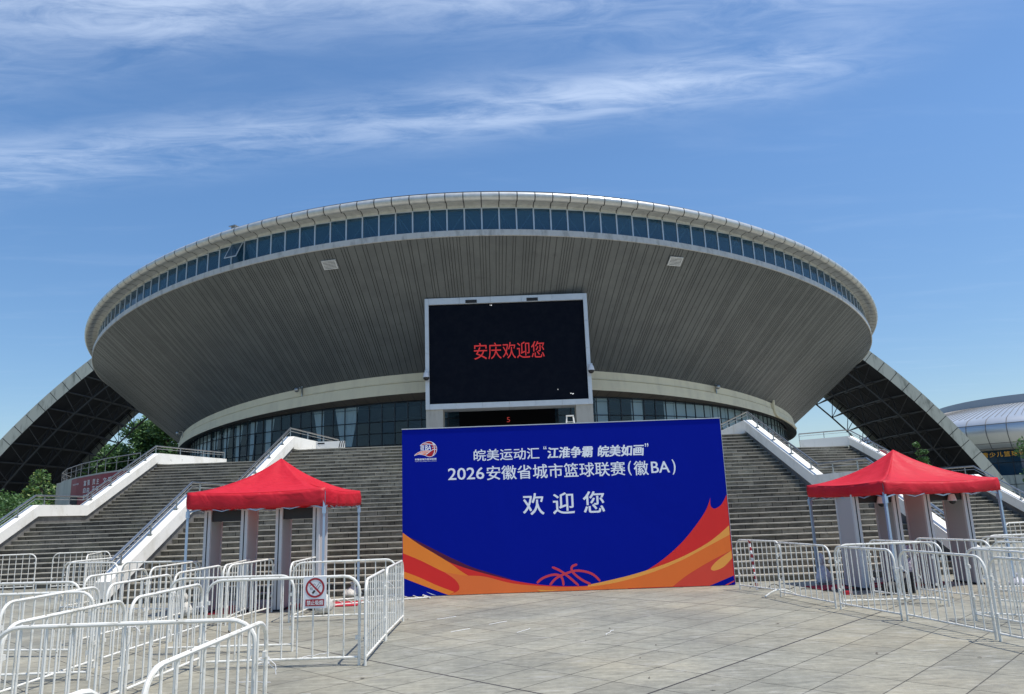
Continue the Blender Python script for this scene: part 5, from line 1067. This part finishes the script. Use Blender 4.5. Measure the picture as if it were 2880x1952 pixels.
# ================================================================== ballast bags, cable, small litter
def sandbag(label, loc, s, m, tall=False, rz=0.0, cat='sandbag'):
    rs = random.Random(int(abs(loc[0])*100)); mb = MB(); nu, nv = 18, 14; rows = []
    for a in range(nv+1):
        v = a/nv; row = []
        if tall: prof_ = [(.0, 0), (.62, .02), (.95, .12), (1.0, .26), (.92, .42), (.70, .58), (.40, .70), (.22, .76), (.20, .80), (.42, .90), (.5, 1.05), (.30, 1.2), (.0, 1.22)]
        else: prof_ = [(.0, 0), (.75, .01), (1.0, .10), (1.05, .22), (.9, .36), (.62, .48), (.30, .58), (.16, .66), (.20, .74), (.30, .84), (.0, .86)]
        t = v*(len(prof_)-1); i = min(int(t), len(prof_)-2); q = t-i
        r_ = prof_[i][0]*(1-q)+prof_[i+1][0]*q; z = prof_[i][1]*(1-q)+prof_[i+1][1]*q
        for b in range(nu+1):
            th = 2*math.pi*(b % nu)/nu; k = 1+.10*math.sin(5*th+7*z)+.06*math.sin(11*th-3*z)
            wx, wz = (.23, .66) if tall else (.30, .50); row.append((r_*s*wx*k*math.cos(th)+.03*math.sin(4*z), r_*s*wx*.8*k*math.sin(th), z*s*wz*(1+.05*math.sin(3*th))))
        row[-1] = row[0]; rows.append(row)
    mb.grid(rows); o = mb.build(cat.replace(' ', '_') if cat != 'bag' else 'plastic_bag', m, None, smooth=True); o.location = (loc[0], loc[1], 0); o.rotation_euler = (0, 0, rz); return tag(o, label, cat, 'ballast bags at the tent poles')
sandbag('white woven sandbag tied to the front right pole of the left tent', (-4.15, 16.22), .82, 'bag', True, .4)
sandbag('white woven sandbag slumped at the rear right pole of the left tent', (-4.2, 19.3), .8, 'bag', False, 1.1)
sandbag('small white sandbag at the front left pole of the left tent', (-7.15, 16.5), .6, 'bag', True, .2)
sandbag('knotted grey white plastic bag at the left pole of the right tent', (7.2, 18.4), .85, 'plastic', True, .7, 'bag')
sandbag('white plastic bag at the rear pole of the right tent', (9.85, 19.4), .9, 'plastic', True, .1, 'bag')
sandbag('white plastic bag at the right pole of the right tent', (10.75, 16.8), .6, 'plastic', False, .5, 'bag')
mb = MB(); pts = []
for k in range(90):
    u = k/89; x = 5.25+2.6*u; y = 17.95-1.15*u; lp_ = math.sin(u*38)
    if u < .42: pts.append((x+.05*math.cos(u*52), y+.06*math.sin(u*30), .012+.10*max(0, lp_)))
    else: pts.append((x, y+.06*math.sin(u*19), .012))
mb.tube(pts, .009, 6); tag(mb.build('cable', 'cable', None, smooth=True), 'black looped cable trailing along the foot of the taped barrier', 'cable')
mb = MB(); mb.tube([(7.55, 16.9, .02), (7.72, 16.95, .3), (7.9, 17.0, .62), (8.0, 17.05, .8)], .008, 6); mb.tube([(6.6, 17.0, .012), (6.95, 16.85, .012), (7.3, 16.92, .012), (7.55, 16.9, .012)], .011, 6); tag(mb.build('cable', 'cable', None, smooth=True), 'thin black cable climbing the left detector panel of the right tent', 'cable')
# black rubber cone on its side
t = thing('rubber_cone', 'black rubber cone lying on its side before the right detectors', 'cone', (7.75, 16.1, .22), R(205))
mb = MB(); mb.tube([(-.30, 0, .0), (.28, 0, -.09)], .1, 18, rr=[.20, .09]); mb.build('body', 'blackrub', t, smooth=True)
mb = MB(); mb.box((-.315, 0, 0.0), (.04, .42, .42)); mb.build('base', 'blackrub', t)
mb = MB(); mb.box((0, 0, .03), (.16, .10, .06)); mb.box((0, 0, .066), (.13, .08, .012)); o = mb.build('small_box', 'carpet'); o.location = (6.85, 16.3, .002); o.rotation_euler = (0, 0, .2); tag(o, 'small red box left on the paving by the third barrier', 'box')
# warning tape hanging on the first right barrier
mb = MB(); p0 = Vector((5.20, 17.50, 1.10))
for k in range(14):
    mb.cur = k % 2; z0, z1 = 1.12-k*.078, 1.12-(k+1)*.078; x0 = .25*(k/14)*.3; x1 = .25*((k+1)/14)*.3
    a_ = .6*math.sin(k*.9); b_ = .6*math.sin((k+1)*.9); w_ = .028
    mb.quad((5.235+x0-w_*math.cos(a_), 17.42-w_*math.sin(a_), z0), (5.235+x0+w_*math.cos(a_), 17.42+w_*math.sin(a_), z0), (5.235+x1+w_*math.cos(b_), 17.42+w_*math.sin(b_), z1), (5.235+x1-w_*math.cos(b_), 17.42-w_*math.sin(b_), z1))
o = mb.build('warning_tape', ['signred', 'paper'], None, recalc=False); md = o.modifiers.new('s', 'SOLIDIFY'); md.thickness = .002
tag(o, 'red and white warning tape hanging down the barrier next to the board', 'tape')
mb = MB(); rows = [[(x*.05, y*.05, .006+.006*math.sin(x*1.3+y)) for x in range(-1, 2)] for y in range(-2, 3)]; mb.grid(rows); o = mb.build('paper_scrap', 'paper'); o.location = (-2.1, 8.78, 0); tag(o, 'small white scrap of paper on the paving at the bottom edge', 'paper')
# chalk marks, wire ends and leaves on the paving
rl_ = random.Random(21); mb = MB()
for _ in range(22):
    x, y = rl_.uniform(-4, 7), rl_.uniform(8.2, 18); a = rl_.uniform(0, 6.28); l = rl_.uniform(.02, .04); mb.poly([(x+l*math.cos(a+q*1.57)*(1 if q % 2 else .5), y+l*math.sin(a+q*1.57)*(1 if q % 2 else .5), .006+rl_.uniform(0, .01)) for q in range(4)])
o = mb.build('leaf_litter', 'trunk', None, recalc=False); o['kind'] = 'stuff'
tag(o, 'scattered brown scraps of dead leaf on the paving', 'litter')
mb = MB()
for cx_, cy_ in ((-2.9, 9.0), (-3.2, 11.4), (-1.2, 13.2), (-.6, 13.9), (-.1, 12.9), (1.3, 12.4), (-3.6, 9.9), (-1.6, 14.8)):
    a = rl_.uniform(-.3, 1.2); p = (cx_, cy_); pts = [(p[0]+math.cos(a)*k*.09+rl_.uniform(-.02, .02), p[1]+math.sin(a)*k*.09+rl_.uniform(-.03, .03), .008) for k in range(6)]; mb.tube(pts, .004, 5)
o = mb.build('wire_scraps', 'paper', None, recalc=False); o['kind'] = 'stuff'; tag(o, 'thin white scraps of tie wire on the paving', 'litter')
# wire ties where barriers meet
mb = MB()
for (x, y, z) in ((-2.31, 6.99, .78), (-2.31, 6.99, .74), (-2.2, 10.70, .86), (-4.62, 9.21, .8), (-4.56, 11.0, .8), (6.24, 12.76, .82), (6.53, 10.83, .82), (-5.98, 13.26, .8), (-2.205, 12.64, .9)):
    mb.tube([(x+.055*math.cos(q*.7), y+.055*math.sin(q*.7), z+.004*math.sin(q)) for q in range(10)], .0035, 5)
    mb.tube([(x+.05, y, z), (x+.12, y-.02, z-.05), (x+.13, y-.03, z-.09)], .003, 5)
o = mb.build('wire_ties', 'paper', None, recalc=False); o['kind'] = 'stuff'; tag(o, 'thin white wire ties binding the barrier posts together', 'tie')

# ================================================================== trees and shrubs
def tree(name, label, loc, h, r_, mats, nleaf, seed, trunk_h=.35, leaf=.20, group='trees behind the steps', squash=1.0):
    rs = random.Random(seed); t = thing(name, label, 'tree' if name == 'tree' else 'shrub', loc, rs.uniform(0, 6), group)
    mb = MB(); lean = (rs.uniform(-.04, .04)*h, rs.uniform(-.04, .04)*h)
    top = Vector((lean[0], lean[1], h*.82)); tr0 = h*.020+.03
    mb.tube([(0, 0, 0), (lean[0]*.2, lean[1]*.2, h*.3), (lean[0]*.6, lean[1]*.6, h*.58), top], .1, 8, rr=[tr0*1.25, tr0, tr0*.6, tr0*.15])
    blobs = []
    for k in range(int(9+h*.9)):
        a = rs.uniform(0, 6.28); zf = rs.uniform(trunk_h+.08, .95); rad = r_*(1-.62*abs(zf-.58)**1.25*1.7)*rs.uniform(.35, 1.0)
        p = Vector((math.cos(a)*rad*.8, math.sin(a)*rad*.8, h*zf)); s0 = Vector((lean[0]*zf*.6, lean[1]*zf*.6, h*zf*.72)); blobs.append((p, r_*rs.uniform(.26, .44)))
        mb.tube([s0, s0.lerp(p, .5)+Vector((0, 0, .1)), p], .05, 5, rr=[tr0*.45, tr0*.28, tr0*.1])
    mb.build('trunk', 'trunk', t, smooth=True)
    lf = MB()
    for k in range(nleaf):
        c, br = blobs[rs.randrange(len(blobs))]
        d = Vector((rs.gauss(0, 1), rs.gauss(0, 1), rs.gauss(0, 1))).normalized(); p = c + d*br*(rs.random()**.45)*Vector((1, 1, squash)).length/1.732
        u = Vector((rs.gauss(0, 1), rs.gauss(0, 1), rs.gauss(0, .6))).normalized(); v = u.cross(Vector((rs.gauss(0, 1), rs.gauss(0, 1), rs.gauss(0, 1)))).normalized(); s_ = leaf*rs.uniform(.6, 1.3)
        lf.cur = rs.choices((0, 1, 2), (.45, .35, .20))[0]
        lf.poly([p-u*s_, p+v*s_*.45, p+u*s_, p-v*s_*.45])
    lf.build('crown', mats, t, recalc=False)
    return t
G3 = ['leafa', 'leafb', 'leafc']
tree('tree', 'tall dark green tree seen through the left arch, next to the saucer underside', (-66.0, 143, 0), 22.5, 7.0, G3, 11000, 1, leaf=.36)
tree('tree', 'tall dark green tree through the left arch, with sky showing at its left', (-73.5, 145, 0), 21.5, 6.2, G3, 10000, 2, leaf=.36)
tree('tree', 'dark green tree behind the left arch, over the red slogan wall', (-80.5, 146, 0), 17.5, 6.8, G3, 10000, 3, leaf=.36)
tree('tree', 'lower dark tree at the foot of the left arch opening', (-89.0, 147, 0), 14.0, 6.2, G3, 8000, 4, leaf=.36)
tree('tree', 'dark tree just below the glass wall at the left end of the saucer', (-59.0, 147, 0), 19.5, 6.0, G3, 9000, 5, leaf=.36)
Y3 = ['leafa', 'leafy', 'leafb']
tree('shrub', 'yellow green shrub at the end of the curved concrete wall', (-34.2, 51.5, 0), 4.7, 1.7, Y3, 5500, 6, .1, .12, 'shrubs beside the left stair')
tree('shrub', 'yellow green shrub above the curved wall railing', (-36.6, 58, 0), 5.9, 1.9, ['leafa', 'leafc', 'leafy'], 5500, 7, .1, .12, 'shrubs beside the left stair')
tree('shrub', 'green shrub behind the leftmost balustrade landing', (-27.0, 41.5, 0), 3.4, 2.0, ['leafa', 'leafc', 'leafb'], 6000, 8, .05, .09, 'shrubs beside the left stair')
tree('shrub', 'green shrub beside the lowest part of the leftmost balustrade', (-25.2, 36.0, 0), 2.6, 1.9, ['leafa', 'leafc', 'leafb'], 6000, 9, .05, .09, 'shrubs beside the left stair')
tree('shrub', 'dark shrub left of the red slogan wall, under the arch', (-31.0, 45.5, 0), 3.6, 2.2, G3, 6000, 10, .05, .1, 'shrubs beside the left stair')
tree('tree', 'small slender tree growing in front of the right arch truss', (29.0, 53.5, 0), 5.8, .62, ['leafc', 'leafa', 'leafb'], 900, 12, .55, .13, 'trees on the right')
tree('tree', 'dark leafy tree at the right edge below the round hall', (38.5, 54.5, 0), 6.0, 2.0, G3, 3800, 13, .25, .15, 'trees on the right')
